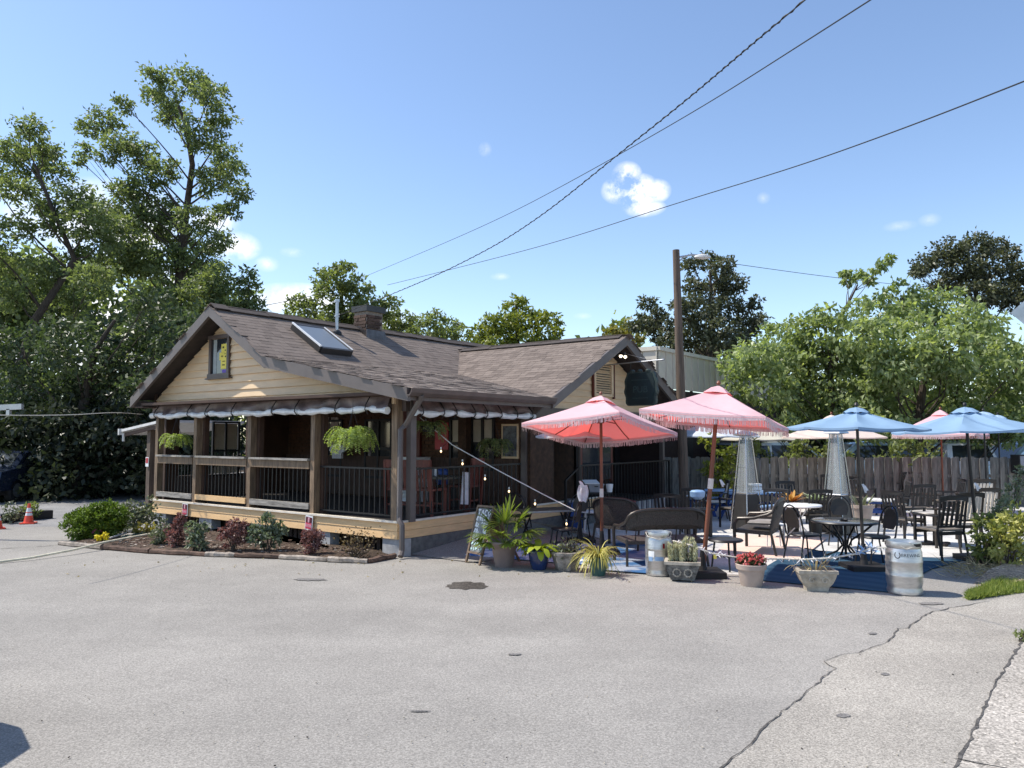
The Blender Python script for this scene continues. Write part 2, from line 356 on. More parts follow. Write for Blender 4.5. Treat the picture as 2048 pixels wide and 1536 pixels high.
crack_w = [G(u, v) for u, v in crack_px]
side_px = [(2048,1278),(2030,1310),(2003,1348),(1985,1385),(1962,1430),(1940,1478),(1915,1530),(1905,1550)]
side_w = [G(u, v) for u, v in side_px]
apron = crack_w + [Vector((side_w[-1].x-.9, 2.2, 0)), Vector((side_w[-1].x-.35, 2.2, 0))] + side_w[::-1] + [G(2110,1160), G(2048,1186), G(2010,1193)]
sheet('concrete_apron', apron, M['apron'], .004)
rng_c = random.Random(5)
def crack_line(pts, w, name):
    mb = MB(); fine = []
    for a, b in zip(pts[:-1], pts[1:]):
        k = max(2, int((b-a).length/.07))
        for i in range(k): fine.append(a.lerp(b, i/k)+Vector((rng_c.uniform(-.012,.012), rng_c.uniform(-.012,.012), 0)))
    fine.append(pts[-1]); vs = []
    for i, p in enumerate(fine):
        t = (fine[min(i+1,len(fine)-1)]-fine[max(i-1,0)]).normalized(); n = Vector((-t.y, t.x, 0)); ww = w*rng_c.uniform(.25,1.25)
        vs += [(p-n*ww/2)+Vector((0,0,.009)), (p+n*ww/2)+Vector((0,0,.009))]
    mb.add(vs, [(2*i,2*i+1,2*i+3,2*i+2) for i in range(len(fine)-1)])
    return tag(mb.build(name, M['crackfill']), kind='structure')
crack_line(crack_w, .014, 'pavement_crack')
crack_line(side_w, .022, 'pavement_joint')
swk = [(-.0,0)]
sw_pts = side_w + [Vector((side_w[-1].x-.35, 2.2, 0)), Vector((9, 2.2, 0)), Vector((12, 7.5, 0))]
sheet('sidewalk', sw_pts, M['sidewalk'], .006)
crack_line([G(1913,1520), G(1990,1534), G(2100,1556)], .022, 'sidewalk_joint')
crack_line([G(0,1098), G(90,1093), G(150,1087)], .03, 'pavement_seam')
def blob(name, u, v, ru, rv, m, z, seed, n=26):
    r_ = random.Random(seed); c = G(u, v); pts = []
    for k in range(n):
        a = 2*math.pi*k/n; q = r_.uniform(.72, 1.1); pts.append(G(u+ru*q*math.cos(a), v+rv*q*math.sin(a)))
    return sheet(name, pts, m, z)
M['patch'] = ground_mat('asphalt_patch', (.12,.105,.09), (.075,.065,.055), 70, .5, .3, 1)
blob('pavement_patch', 936, 1172, 46, 8.5, M['patch'], .004, 3)
M['stain'] = ground_mat('oil_stain', (.19,.18,.17), (.165,.155,.148), 120, .3, .2)
for i, (u, v, ru, rv) in enumerate([(1686,1433,15,4.5),(1770,1350,10,3),(840,1424,22,1.6),(1860,1208,26,3),(1745,1268,9,2),(620,1160,34,2.5),(1030,1310,14,2)]):
    blob('pavement_stain', u, v, ru, rv, M['stain'], .008, 20+i)
# little grit scattered on the pavement
mb = MB(); r_ = random.Random(9)
for i in range(260):
    u = r_.uniform(0, 2048); v = 1130+406*r_.random()**.7
    if v < 1200 and 930 < u < 2000: continue
    p = G(u, v); s_ = r_.uniform(.003, .007); a = r_.uniform(0, 3.1)
    mb.box((p.x, p.y, .008+s_*.3), (s_*r_.uniform(.8,2.2), s_, s_*.7), a, 0 if r_.random() < .85 else 1)
tag(mb.build('gravel', [M['stone'], M['soil']]), kind='stuff')
pat = [G(945,1106),G(1040,1118),G(1150,1130),G(1262,1140),G(1345,1148),G(1480,1150),G(1600,1152),G(1780,1150),G(1862,1136),G(1935,1124),G(2015,1108),Vector((13.5,14,0)),Vector((13.5,21,0)),Vector((2.5,21,0)),W(.1,8.0),W(.1,3.5),W(.1,.9)]
sheet('patio_paving', pat, M['patio'], .004)
me = bpy.data.meshes.new('ramp'); me.from_pydata([tuple(W(.03,.25,.012)),tuple(W(.03,3.3,.27)),tuple(W(1.0,3.3,.20)),tuple(W(1.9,3.3,.012)),tuple(W(1.3,.25,.012))], [], [(4,3,2,1,0)]); me.materials.append(M['asphalt']); tag(link('ramp', me), kind='structure')
def rugmat(name, a, b, sc_, kind):
    m, n, l, bs = newmat(name); bs.inputs['Roughness'].default_value = .95; bs.inputs['Specular IOR Level'].default_value = .1
    t = nd(n, 'ShaderNodeTexCoord')
    if kind == 'wave':
        w = nd(n, 'ShaderNodeTexWave', wave_type='BANDS', bands_direction='DIAGONAL'); w.inputs['Scale'].default_value = sc_; w.inputs['Distortion'].default_value = 2.5; w.inputs['Detail'].default_value = 2
        fac = w.outputs['Fac']
    else:
        w = nd(n, 'ShaderNodeTexNoise'); w.inputs['Scale'].default_value = sc_; w.inputs['Detail'].default_value = 4; fac = w.outputs['Fac']
    l.new(t.outputs['Object'], w.inputs['Vector'])
    cr = nd(n, 'ShaderNodeValToRGB'); cr.color_ramp.elements[0].position = .44; cr.color_ramp.elements[1].position = .56
    cr.color_ramp.elements[0].color = (*a, 1); cr.color_ramp.elements[1].color = (*b, 1); l.new(fac, cr.inputs[0]); l.new(cr.outputs[0], bs.inputs['Base Color']); return m
RUGZ = [.006]
def rug(name, label, px, m, group=None):
    RUGZ[0] += .004
    pts = [G(u, v) for u, v in px]; mb = MB()
    if (pts[1]-pts[0]).cross(pts[2]-pts[0]).z < 0: pts = pts[::-1]
    mb.prism([(p.x, p.y, RUGZ[0]) for p in pts], (0,0,.008)); return tag(mb.build(name, m), label, 'rug', group)
rug('rug', 'blue patterned outdoor rug under the glass table, beside the horseshoe keg', [(1492,1160),(1779,1186),(1862,1140),(1930,1122),(1590,1100)], rugmat('rug_blue', (.032,.074,.122), (.042,.09,.142), 1.4, 'wave'))
rug('rug', 'mottled blue and white rug behind the palm pot and the chalkboard', [(930,1112),(1172,1132),(1192,1085),(1000,1072)], rugmat('rug_mottle', (.62,.68,.76), (.06,.17,.42), 4.5, 'noise'))
rug('rug', 'blue rug under the wicker loveseat', [(1195,1142),(1300,1150),(1330,1085),(1235,1080)], rugmat('rug_blue_two', (.30,.34,.40), (.05,.13,.28), 2.0, 'noise'))
rug('rug', 'plain peach rug under the wicker armchair', [(1425,1115),(1600,1122),(1655,1078),(1470,1072)], pm('rug_peach', (.74,.55,.46), .95, var=.05))

# ------------------------------------------------------------------ the pub
HE = thing('pub_house', 'low tan pub house with brown shingle roof, open porch and cross gable', 'house', HC, HRZ)
RX, RZ, KX, KZ, EX, EZ, LX, LZ = -4.59, 4.285, -2.86, 3.24, .59, 2.56, -7.34, 2.645
FY, BY = -.40, 13.0
CY, CZ, CW, CEZ = 6.3, 4.02, 2.87, 2.59
def zmain(x):
    if x < RX: return RZ-(RX-x)*(RZ-LZ)/(RX-LX)
    if x < KX: return RZ-(x-RX)*(RZ-KZ)/(KX-RX)
    return KZ-(x-KX)*(KZ-EZ)/(EX-KX)
def zcross(y): return CZ-abs(y-CY)*(CZ-CEZ)/CW
T_ = .05
def slab(name, pts, m, thick=T_):
    mb = MB(); mb.prism(pts, (0,0,-thick)); return mb.build(name, m, HE)
M['roofbase'] = pm('roof_felt', (.07,.055,.048), .9)
slab('roof', [(LX,FY,LZ),(RX,FY,RZ),(RX,BY,RZ),(LX,BY,LZ)], M['roofbase'])
slab('roof', [(RX+.001,FY,RZ),(KX,FY,KZ),(KX,BY,KZ),(RX+.001,BY,RZ)], M['roofbase'])
slab('roof', [(KX+.001,FY,KZ),(EX,FY,EZ),(EX,CY-CW+.05,EZ),(KX+.001,CY-CW+.05,KZ)], M['roofbase'])
slab('roof', [(KX+.001,CY-CW+.051,KZ),(-.25,CY-CW+.051,zmain(-.25)),(-.25,CY+CW-.05,zmain(-.25)),(KX+.001,CY+CW-.05,KZ)], M['roofbase'])
slab('roof', [(EX,CY-CW,CEZ),(EX,CY,CZ),(-4.4,CY,CZ),(-4.4,CY-CW,CEZ)], M['roofbase'])
slab('roof', [(EX,CY+.001,CZ),(EX,CY+CW,CEZ),(-4.4,CY+CW,CEZ),(-4.4,CY+.001,CZ)], M['roofbase'])
# shingles: every tab a wedge; the nearest 300 are parts, the others one mesh
def shingle_mat():
    m, n, l, b = newmat('shingle'); b.inputs['Roughness'].default_value = .9; b.inputs['Specular IOR Level'].default_value = .25
    at = nd(n, 'ShaderNodeAttribute', attribute_name='tint'); cr = nd(n, 'ShaderNodeValToRGB')
    e = cr.color_ramp.elements; e[0].color = (.072,.056,.048,1); e[1].color = (.36,.295,.25,1)
    x = e.new(.4); x.color = (.172,.138,.117,1); x = e.new(.75); x.color = (.222,.180,.153,1)
    t = nd(n, 'ShaderNodeTexCoord'); nz_ = nd(n, 'ShaderNodeTexNoise'); nz_.inputs['Scale'].default_value = 60; nz_.inputs['Detail'].default_value = 4
    l.new(t.outputs['Object'], nz_.inputs['Vector']); mr = nd(n, 'ShaderNodeMath', operation='MULTIPLY_ADD'); mr.inputs[1].default_value = .5; mr.inputs[2].default_value = -.25
    l.new(nz_.outputs['Fac'], mr.inputs[0]); ad = nd(n, 'ShaderNodeMath', operation='ADD'); l.new(at.outputs['Fac'], ad.inputs[0]); l.new(mr.outputs[0], ad.inputs[1])
    l.new(ad.outputs[0], cr.inputs[0]); l.new(cr.outputs[0], b.inputs['Base Color']); return m
M['shingle'] = shingle_mat()
def tab(w, ln, th):                      # local: x across, y down the slope, z out of the roof
    return [(-w/2,-ln*.35,.004),(w/2,-ln*.35,.004),(w/2,ln,.004+th*.4),(-w/2,ln,.004+th*.4),(-w/2,-ln*.35,.006),(w/2,-ln*.35,.006),(w/2,ln,.006+th),(-w/2,ln,.006+th)], [(4,5,6,7),(7,6,2,3),(4,7,3,0),(5,1,2,6)]
tabs = []                                # (matrix, width, thickness, tint)
sr = random.Random(21)
def courses(o, along, down, nrm, L, S, ok, contrast):
    o, along, down, nrm = Vector(o), Vector(along).normalized(), Vector(down).normalized(), Vector(nrm).normalized()
    n_c = int(S/.135)
    for i in range(n_c+1):
        s0 = min(i*.135, S-.1); x = -sr.uniform(0, .3)
        while x < L:
            w = sr.uniform(.12, .27); c = x+w/2
            if -.02 < c < L+.02:
                p = o+along*c+down*s0
                if ok(p): 
                    k = contrast(p); Mx = Matrix((along, down, nrm)).transposed().to_4x4(); Mx.translation = p
                    tabs.append((Mx, w-.006, sr.choice((.006,.007,.010))*(.8+.5*k), .45+(sr.random()-.5)*(.30+.95*k)))
            x += w
s1 = math.hypot(KX-RX, RZ-KZ); s2 = math.hypot(EX-KX, KZ-EZ)
courses((RX,FY,RZ), (0,1,0), (KX-RX,0,KZ-RZ), (RZ-KZ,0,KX-RX), BY-FY, s1, lambda p: zcross(p.y) < p.z+.02 or not CY-CW < p.y < CY+CW, lambda p: .0)
courses((KX,FY,KZ), (0,1,0), (EX-KX,0,EZ-KZ), (KZ-EZ,0,EX-KX), BY-FY, s2+.03, lambda p: p.y < CY-CW+.1 or (zcross(p.y) < p.z+.02 and p.x < -.3 and p.y < 12), lambda p: .75 if p.y < 3.6 else .2)
courses((RX,FY,RZ), (0,1,0), (LX-RX,0,LZ-RZ), (-(RZ-LZ),0,RX-LX), BY-FY, math.hypot(LX-RX, RZ-LZ), lambda p: True, lambda p: .0)
cs_ = math.hypot(CW, CZ-CEZ)
courses((-4.4,CY,CZ), (1,0,0), (0,-CW,CEZ-CZ), (0,-(CZ-CEZ),CW), EX+4.4, cs_, lambda p: zmain(p.x) < p.z+.02, lambda p: .12)
courses((-4.4,CY,CZ), (1,0,0), (0,CW,CEZ-CZ), (0,(CZ-CEZ),CW), EX+4.4, cs_, lambda p: zmain(p.x) < p.z+.02, lambda p: .12)
camL = Vector(((-HC.x)*cH+(-HC.y)*sH, HC.x*sH-HC.y*cH, CAMH))
tabs.sort(key=lambda t: (t[0].translation-camL).length if t[0].translation.x > RX else 99)
near, far = tabs[:300], tabs[300:]
protos = []
for i in range(14):
    v, f = tab(1, .17, .020); me = bpy.data.meshes.new('shingle'); me.from_pydata(v, [], f); me.materials.append(M['shingle'])
    a = me.attributes.new('tint', 'FLOAT', 'POINT'); a.data.foreach_set('value', [i/13]*8); protos.append(me)
for (Mx, w, th, ti) in near:
    o = link('shingle', protos[max(0, min(13, int(ti*13+.5)))], HE); o.matrix_basis = Mx @ Matrix.Diagonal((w, 1, th/.020, 1))
vs, fs, tv = [], [], []
for (Mx, w, th, ti) in far:
    v, f = tab(w, .17, th); k = len(vs); vs += [tuple(Mx@Vector(p)) for p in v]; fs += [tuple(i+k for i in q) for q in f]; tv += [ti]*8
me = bpy.data.meshes.new('shingles'); me.from_pydata(vs, [], fs); me.materials.append(M['shingle'])
a = me.attributes.new('tint', 'FLOAT', 'POINT'); a.data.foreach_set('value', tv); tag(link('shingles', me, HE), kind='stuff')
for y in np.arange(FY, BY-.2, .3):
    for s_ in (-1,1): MB().box((RX+s_*.09, y+.15, RZ-.004+sr.uniform(-.008,.012)), (.22,.32,.016), 0, 0, 0, R(31*s_)).build('ridge_cap', M['roofbase'], HE)
for x in np.arange(-4.0, EX-.1, .3):
    for s_ in (-1,1): MB().box((x+.15, CY+s_*.09, CZ-.008+sr.uniform(-.006,.008)), (.32,.22,.016), 0, 0, R(-26*s_)).build('ridge_cap', M['roofbase'], HE)
# barge boards
def barge(name, a, b, h, t, vec, m=M['greytrim']):
    mb = MB(); mb.prism([a, b, (b[0],b[1],b[2]-h), (a[0],a[1],a[2]-h)], vec); return mb.build(name, m, HE)
y0 = FY-.035
barge('barge_board', (LX-.05,y0,LZ-.005), (RX-.001,y0,RZ+.01), .20, 0, (0,.06,0))
barge('barge_board', (RX+.001,y0,RZ+.01), (KX,y0,KZ-.01), .20, 0, (0,.06,0))
barge('barge_board', (KX+.001,y0,KZ-.01), (EX+.02,y0,EZ-.01), .19, 0, (0,.06,0))
x0 = EX-.02
barge('barge_board', (x0,CY-CW-.05,CEZ-.02), (x0,CY-.001,CZ+.005), .21, 0, (.06,0,0), M['greytrim'])
barge('barge_board', (x0,CY+.001,CZ+.005), (x0,CY+CW+.25,CEZ-.13), .21, 0, (.06,0,0), M['greytrim'])
mb = MB(); mb.prism([(LX-.04,FY+.03,LZ-.06),(LX-.04,BY,LZ-.06),(LX-.04,BY,LZ-.2),(LX-.04,FY+.03,LZ-.2)], (.03,0,0)); mb.build('eave_fascia', M['greytrim'], HE)
mb = MB(); mb.prism([(LX,FY+.03,LZ-.19),(-7.0,FY+.03,LZ-.19),(-7.0,BY,LZ-.19),(LX,BY,LZ-.19)], (0,0,-.02)); mb.build('soffit', M['soffit'], HE)
# front gable clapboards
def gable_rows(z0, z1, dz): 
    z = z0
    while z < z1: yield z, min(z+dz, z1); z += dz
def xr(z): return KX+(KZ-z)/((KZ-EZ)/(EX-KX)) if z < KZ else RX+(RZ-z)/((RZ-KZ)/(KX-RX))
def xl(z): return RX-(RZ-z)/((RZ-LZ)/(RX-LX))
for za, zb in gable_rows(2.44, 4.12, .142):
    off = .17
    pa, pb = max(-7.12, xl(za+off)), min(-.12, xr(za+off)); qa, qb = max(-7.12, xl(zb+off)), min(-.12, xr(zb+off))
    if pb-pa < .1: continue
    qb = max(qb, qa+.01); mb = MB()
    mb.add([(pa,-.032,za),(pb,-.032,za),(qb,-.002,zb),(qa,-.002,zb),(pa,.02,za),(pb,.02,za),(qb,.02,zb),(qa,.02,zb)], [(0,1,2,3),(4,7,6,5),(0,4,5,1),(3,2,6,7),(0,3,7,4),(1,5,6,2)])
    mb.build('clapboard', M['tanside'], HE)
MB().box((-7.145,-.015,2.55), (.06,.05,.5)).build('corner_trim', M['soffit'], HE)
MB().box((-.095,-.015,2.46), (.05,.05,.22)).build('corner_trim', M['tanside'], HE)
MB().prism([(-7.1,.03,2.42),(-.1,.03,2.42),(-.1,.03,2.45),(-2.8,.03,2.95),(-4.59,.03,4.1),(-7.1,.03,2.7)], (0,.04,0)).build('gable_wall', M['brown'], HE)
# attic window
wx0, wx1, wz0, wz1 = -5.15, -4.48, 2.97, 3.80
wf = MB()
for c, d in (((wx0+.035,-.04,(wz0+wz1)/2),(.07,.05,wz1-wz0)), ((wx1-.035,-.04,(wz0+wz1)/2),(.07,.05,wz1-wz0)), (((wx0+wx1)/2,-.045,wz1-.035),(wx1-wx0+.05,.06,.07)), (((wx0+wx1)/2,-.045,wz0+.04),(wx1-wx0+.05,.06,.08))): wf.box(c, d)
win = wf.build('window', M['brown'], HE)
MB().box(((wx0+wx1)/2,-.030,(wz0+wz1)/2), (.53,.008,.68)).build('pane', M['glassd'], win)
MB().box((-4.97,-.036,(wz0+wz1)/2), (.11,.004,.66)).build('curtain', M['curtain'], win)
MB().box(((wx0+wx1)/2,-.05,wz0-.012), (.8,.09,.025)).build('sill', M['brown'], win)
def note(name, x, z, w, h, m): return MB().box((x,-.042,z), (w,.003,h)).build(name, m, win)
note('yellow_note', -4.66, 3.53, .19, .17, M['yellow']); note('yellow_note', -4.69, 3.38, .25, .15, M['yellow']); note('yellow_note', -4.665, 3.22, .2, .17, M['yellow']); note('purple_note', -4.63, 3.09, .17, .06, M['purple'])
mb = MB()
for (x, z, w, h) in ((-4.69,3.55,.05,.035),(-4.62,3.49,.04,.02),(-4.72,3.38,.06,.02),(-4.61,3.37,.035,.03),(-4.67,3.21,.08,.02),(-4.62,3.42,.04,.012),(-4.66,3.28,.09,.012)): mb.box((x,-.046,z), (w,.003,h))
mb.build('note_marks', M['grime'], win)
# deck and skirt
MB().box((-3.575,1.66,.49), (7.15,3.3,.06)).build('deck_floor', M['decking'], HE)
for (za, zb) in ((.265,.385),(.39,.51)):
    MB().prism([(-7.16,-.012,za),(-7.16,.012,za),(-7.16,.012,zb),(-7.16,-.002,zb)], (7.16,0,0)).build('skirt_board', M['tan'], HE)
    MB().prism([(-.003,.01,za),(.022,.01,za),(.012,.01,zb),(-.003,.01,zb)], (0,6.0,0)).build('skirt_board', M['tan'], HE)
MB().box((-3.58,-.012,.528), (7.22,.07,.03)).build('deck_cap', M['trimlight'], HE)
MB().box((.01,3.03,.528), (.06,6.0,.03)).build('deck_cap', M['trimlight'], HE)
for x in (-6.9,-5.25,-3.55,-1.8,-.14): MB().box((x,.12,.13), (.42,.2,.268)).build('pier', M['concrete'], HE)
MB().box((-.04,3.1,.13), (.1,5.9,.27)).build('foundation', M['foundation'], HE)
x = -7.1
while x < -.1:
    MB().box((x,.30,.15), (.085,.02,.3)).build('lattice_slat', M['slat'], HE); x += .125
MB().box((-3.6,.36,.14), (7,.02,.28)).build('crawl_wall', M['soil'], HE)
# posts, rails and balusters
PX = [-7.10,-5.66,-3.87,-2.06,-.10]
for i, x in enumerate(PX):
    w = .105 if i < 4 else .12
    MB().box((x,.07,1.48), (w,.13,1.93)).build('porch_post', M['post'], HE)
    if i in (1,2,3): MB().box((x+.085,.19,1.48), (.075,.10,1.9)).build('porch_post', M['soffit'], HE)  # extra dark post stands for the shaded side of the post
MB().box((.03,.25,1.48), (.10,.12,1.93)).build('porch_post', M['greytrim'], HE)
MB().box((-3.6,.1,2.44), (7.1,.12,.16)).build('header_beam', M['brown'], HE)
for i in range(3):
    a, b = PX[i]+.066, PX[i+1]-.066; c = (a+b)/2
    MB().box((c,.02,1.445), (b-a,.14,.035)).build('rail_cap', M['oldwood'], HE)
    MB().box((c,.01,1.355), (b-a,.04,.135)).build('rail_board', M['post'], HE)
    MB().box((c,.01,.655), (b-a,.045,.10)).build('lower_rail', M['tan'] if i == 1 else M['oldwood'], HE)
bal = MB().box((0,0,.4), (.016,.016,.80)).mesh('baluster', M['black'])
def rail_run(p0, p1, z0, z1, step=.115):
    p0, p1 = Vector(p0), Vector(p1); L = (p1-p0).length; n = int(L/step)
    mb = MB(); mb.beam(p0+Vector((0,0,z1)), p1+Vector((0,0,z1)), .04, .03); mb.beam(p0+Vector((0,0,z0)), p1+Vector((0,0,z0)), .03, .025); mb.build('railing', M['black'], HE)
    for k in range(1, n):
        o = link('baluster', bal, HE, p0.lerp(p1, k/n)+Vector((0,0,z0))); o.scale = (1,1,(z1-z0)/.8)
for i in range(4): rail_run((PX[i]+.08,.13,0), (PX[i+1]-.07,.13,0), .60, 1.33)
rail_run((.0,.35,0), (.0,3.2,0), .60, 1.33, .13)
# porch walls
IY = 3.32
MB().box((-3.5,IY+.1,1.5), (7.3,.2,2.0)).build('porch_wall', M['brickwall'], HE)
MB().box((-3.6,IY-.035,.98), (7.0,.03,.86)).build('shade_wainscot', M['slat'], HE)  # dark panel added so the lower porch wall looks shaded
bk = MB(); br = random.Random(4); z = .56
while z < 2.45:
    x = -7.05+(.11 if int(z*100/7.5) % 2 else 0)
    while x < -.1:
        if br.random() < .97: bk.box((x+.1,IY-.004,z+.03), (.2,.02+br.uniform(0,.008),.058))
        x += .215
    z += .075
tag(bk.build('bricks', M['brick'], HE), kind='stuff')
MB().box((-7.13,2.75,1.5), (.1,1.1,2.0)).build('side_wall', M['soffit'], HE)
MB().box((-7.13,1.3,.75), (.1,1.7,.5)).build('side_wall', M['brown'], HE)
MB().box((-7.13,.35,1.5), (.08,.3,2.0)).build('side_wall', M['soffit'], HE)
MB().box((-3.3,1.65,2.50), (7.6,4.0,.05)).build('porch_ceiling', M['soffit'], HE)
for y in (.9,1.8): MB().box((-3.5,y,2.44), (7.0,.08,.1)).build('ceiling_joist', M['brown'], HE)
# left side window, panes painted pale for light seen through
sw = MB()
for y in (1.30,1.62,1.95): sw.box((-7.09,y,1.55), (.05,.04,1.25))
for z in (2.16,1.52,1.38,1.2,.98): sw.box((-7.09,1.62,z), (.05,.66,.035))
swn = sw.build('side_window', M['blackp'], HE)
for y, z, h in ((1.46,1.84,.58),(1.78,1.84,.58),(1.46,1.29,.14),(1.78,1.29,.14),(1.46,1.09,.16),(1.78,1.09,.16)): MB().box((-7.10,y,z), (.01,.26,h)).build('pane', M['bright'], swn)
# back wall window: dark panes, some painted pale as light seen through
def porch_window(x, z0, z1, w, cols, pane_mats, y=IY-.03):
    f = MB()
    for k in range(cols+1): f.box((x-w/2+w*k/cols, y, (z0+z1)/2), (.05,.06,z1-z0+.05))
    for z in (z0, (z0+z1)/2, z1): f.box((x, y, z), (w+.05,.06,.05))
    o = f.build('porch_window', M['blackp'], HE)
    for k in range(cols):
        for j in range(2):
            MB().box((x-w/2+w*(k+.5)/cols, y+.012, z0+(z1-z0)*(j+.5)/2), (w/cols-.06,.01,(z1-z0)/2-.06)).build('pane', pane_mats[(k+j*cols) % len(pane_mats)], o)
porch_window(-1.25, 1.2, 2.2, 1.1, 4, [M['glassd'],M['glassd'],M['glassd'],M['glassd'],M['bright'],M['glassd'],M['bright'],M['bright']])
porch_window(-5.6, .95, 2.2, 1.0, 2, [M['glassd']])
porch_window(-3.9, .95, 2.2, .8, 2, [M['glassd']])
MB().box((-2.9,IY-.05,1.5), (.55,.06,1.9)).build('red_door', M['red'], HE)
# side eave: fascia, gutter, downspout
MB().box((EX-.01,1.55,2.46), (.03,3.85,.17)).build('eave_fascia', M['brown'], HE)
gt = MB(); gp = [(0,0),(0,-.11),(.06,-.12),(.10,-.07),(.115,-.005),(.10,-.005),(.085,-.065),(.055,-.10),(.012,-.095),(.012,0)]
gt.prism([(EX+.006+a, FY-.05, 2.555+b) for a, b in gp], (0,3.85,0)); gt.build('gutter', M['brown'], HE)
MB().tube([(EX+.06,-.2,2.46),(EX+.04,-.18,2.40),(.12,.03,2.02),(.07,-.03,1.95),(.07,-.04,.62),(.10,-.07,.56),(.16,-.07,.50),(.16,-.07,.12),(.19,-.13,.04)], .045, 8).build('downspout', M['greytrim'], HE, True)
MB().box((0,1.75,2.34), (.1,3.3,.2)).build('header_beam', M['brown'], HE)
MB().box((.02,3.33,1.45), (.12,.12,1.9)).build('porch_post', M['greytrim'], HE)
MB().beam((.03,3.3,2.1), (.45,3.42,2.52), .08, .09).build('brace', M['greytrim'], HE)
# cross gable wall
def ylim(z): return CW-(z-CEZ)/((CZ-CEZ)/CW) if z > CEZ else CW
for za, zb in gable_rows(2.40, 3.92, .142):
    ha, hb = ylim(za+.17), ylim(zb+.17)
    if ha < .12: continue
    hb = max(hb, .02); mb = MB()
    mb.add([(.034,CY-ha,za),(.034,CY+ha,za),(.004,CY+hb,zb),(.004,CY-hb,zb),(-.02,CY-ha,za),(-.02,CY+ha,za),(-.02,CY+hb,zb),(-.02,CY-hb,zb)], [(0,1,2,3),(4,7,6,5),(0,4,5,1),(3,2,6,7),(0,3,7,4),(1,5,6,2)])
    mb.build('clapboard', M['tanside'], HE)
MB().prism([(-.03,CY-CW,2.4),(-.03,CY+CW,2.4),(-.03,CY+CW,2.5),(-.03,CY,3.9),(-.03,CY-CW,2.5)], (-.04,0,0)).build('gable_wall', M['brown'], HE)
MB().box((.05,CY,2.31), (.06,5.9,.19)).build('header_beam', M['brown'], HE)
lv = MB()
for c, d in (((.05,5.86,3.1),(.06,.09,.72)), ((.05,6.62,3.1),(.06,.09,.72)), ((.05,6.24,3.46),(.06,.85,.07)), ((.05,6.24,2.75),(.06,.85,.06))): lv.box(c, d)
lvo = lv.build('gable_vent', M['tanside'], HE); MB().box((.02,6.24,3.1), (.02,.7,.66)).build('vent_back', M['blackp'], lvo)
lsl = MB().box((0,0,0), (.05,.66,.012), 0, 0, 0, R(38)).mesh('louver', M['tanside'])
for k in range(12): link('louver', lsl, lvo, (.045,6.24,2.82+k*.052))
for y in (5.80,6.70): MB().box((.06,y,3.08), (.05,.035,.80)).build('vent_trim', M['red'], lvo)
# wall and deck under the cross gable
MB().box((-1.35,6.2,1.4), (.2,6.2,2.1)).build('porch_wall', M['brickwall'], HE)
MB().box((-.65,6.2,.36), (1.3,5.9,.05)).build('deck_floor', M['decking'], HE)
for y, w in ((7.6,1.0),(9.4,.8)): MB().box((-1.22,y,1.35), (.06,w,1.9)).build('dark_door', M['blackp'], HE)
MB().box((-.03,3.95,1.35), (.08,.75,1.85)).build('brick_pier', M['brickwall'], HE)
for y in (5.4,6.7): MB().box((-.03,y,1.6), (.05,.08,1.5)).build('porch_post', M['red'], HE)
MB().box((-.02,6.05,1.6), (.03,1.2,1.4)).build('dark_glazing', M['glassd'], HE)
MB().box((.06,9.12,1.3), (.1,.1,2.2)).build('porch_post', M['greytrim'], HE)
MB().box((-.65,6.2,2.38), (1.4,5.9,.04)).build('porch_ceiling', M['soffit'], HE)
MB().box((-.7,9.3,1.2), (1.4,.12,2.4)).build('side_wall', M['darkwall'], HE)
rail_run((.28,4.9,0), (.28,9.05,0), .38, 1.25, .14)
MB().beam((.28,4.9,1.25), (.30,4.3,.98), .04, .03).build('railing', M['black'], HE)
for p in ((.28,4.9,.63),(.30,4.3,.49),(.28,9.05,.63)): MB().box(p, (.04,.04,p[2]*2)).build('railing_post', M['black'], HE)
for k in range(18): MB().box((.1,6.9+k*.13,.17), (.03,.07,.33)).build('lattice_slat', M['offwhite'] if k % 2 else M['greyp'], HE)
# chimney built brick by brick
ch = MB().box((-4.42,3.43,4.30), (.40,.48,.72)).build('chimney', M['mortar'], HE)
bm_ = [MB().box((0,0,0), (w,.115,.062)).mesh('brick', M['darkbrick']) for w in (.215,.10)]
bs = random.Random(8)
for r in range(8):
    z = 4.00+r*.075
    for face in range(2):
        for k in range(3):
            if face == 0:                       # the front face (towards -y)
                off = 0 if r % 2 else .11; x = -4.62+.11+k*.215-off*.5
                if x > -4.22: continue
                o = link('brick', bm_[0] if .0 < x+4.55 < .22 or k == 1 else bm_[1], ch, (min(max(x,-4.53),-4.32), 3.22+bs.uniform(-.006,.006), z))
            else:
                off = 0 if r % 2 else .11; y = 3.19+.11+k*.215-off*.5
                if y > 3.66: continue
                o = link('brick', bm_[0], ch, (-4.25+bs.uniform(-.006,.006), min(max(y,3.31),3.56), z)); o.rotation_euler.z = math.pi/2
MB().box((-4.42,3.43,4.70), (.50,.58,.13)).build('chimney_cap', M['charcoal'], ch)
fl = MB(); fl.prism([(-4.64,3.15,4.34),(-4.18,3.15,4.03),(-4.18,3.15,4.16),(-4.40,3.15,4.30)], (0,.02,0)); fl.prism([(-4.16,3.12,4.02),(-4.16,3.74,4.02),(-4.19,3.70,4.22),(-4.19,3.16,4.22)], (.02,0,0)); fl.build('flashing', M['flash'], ch)
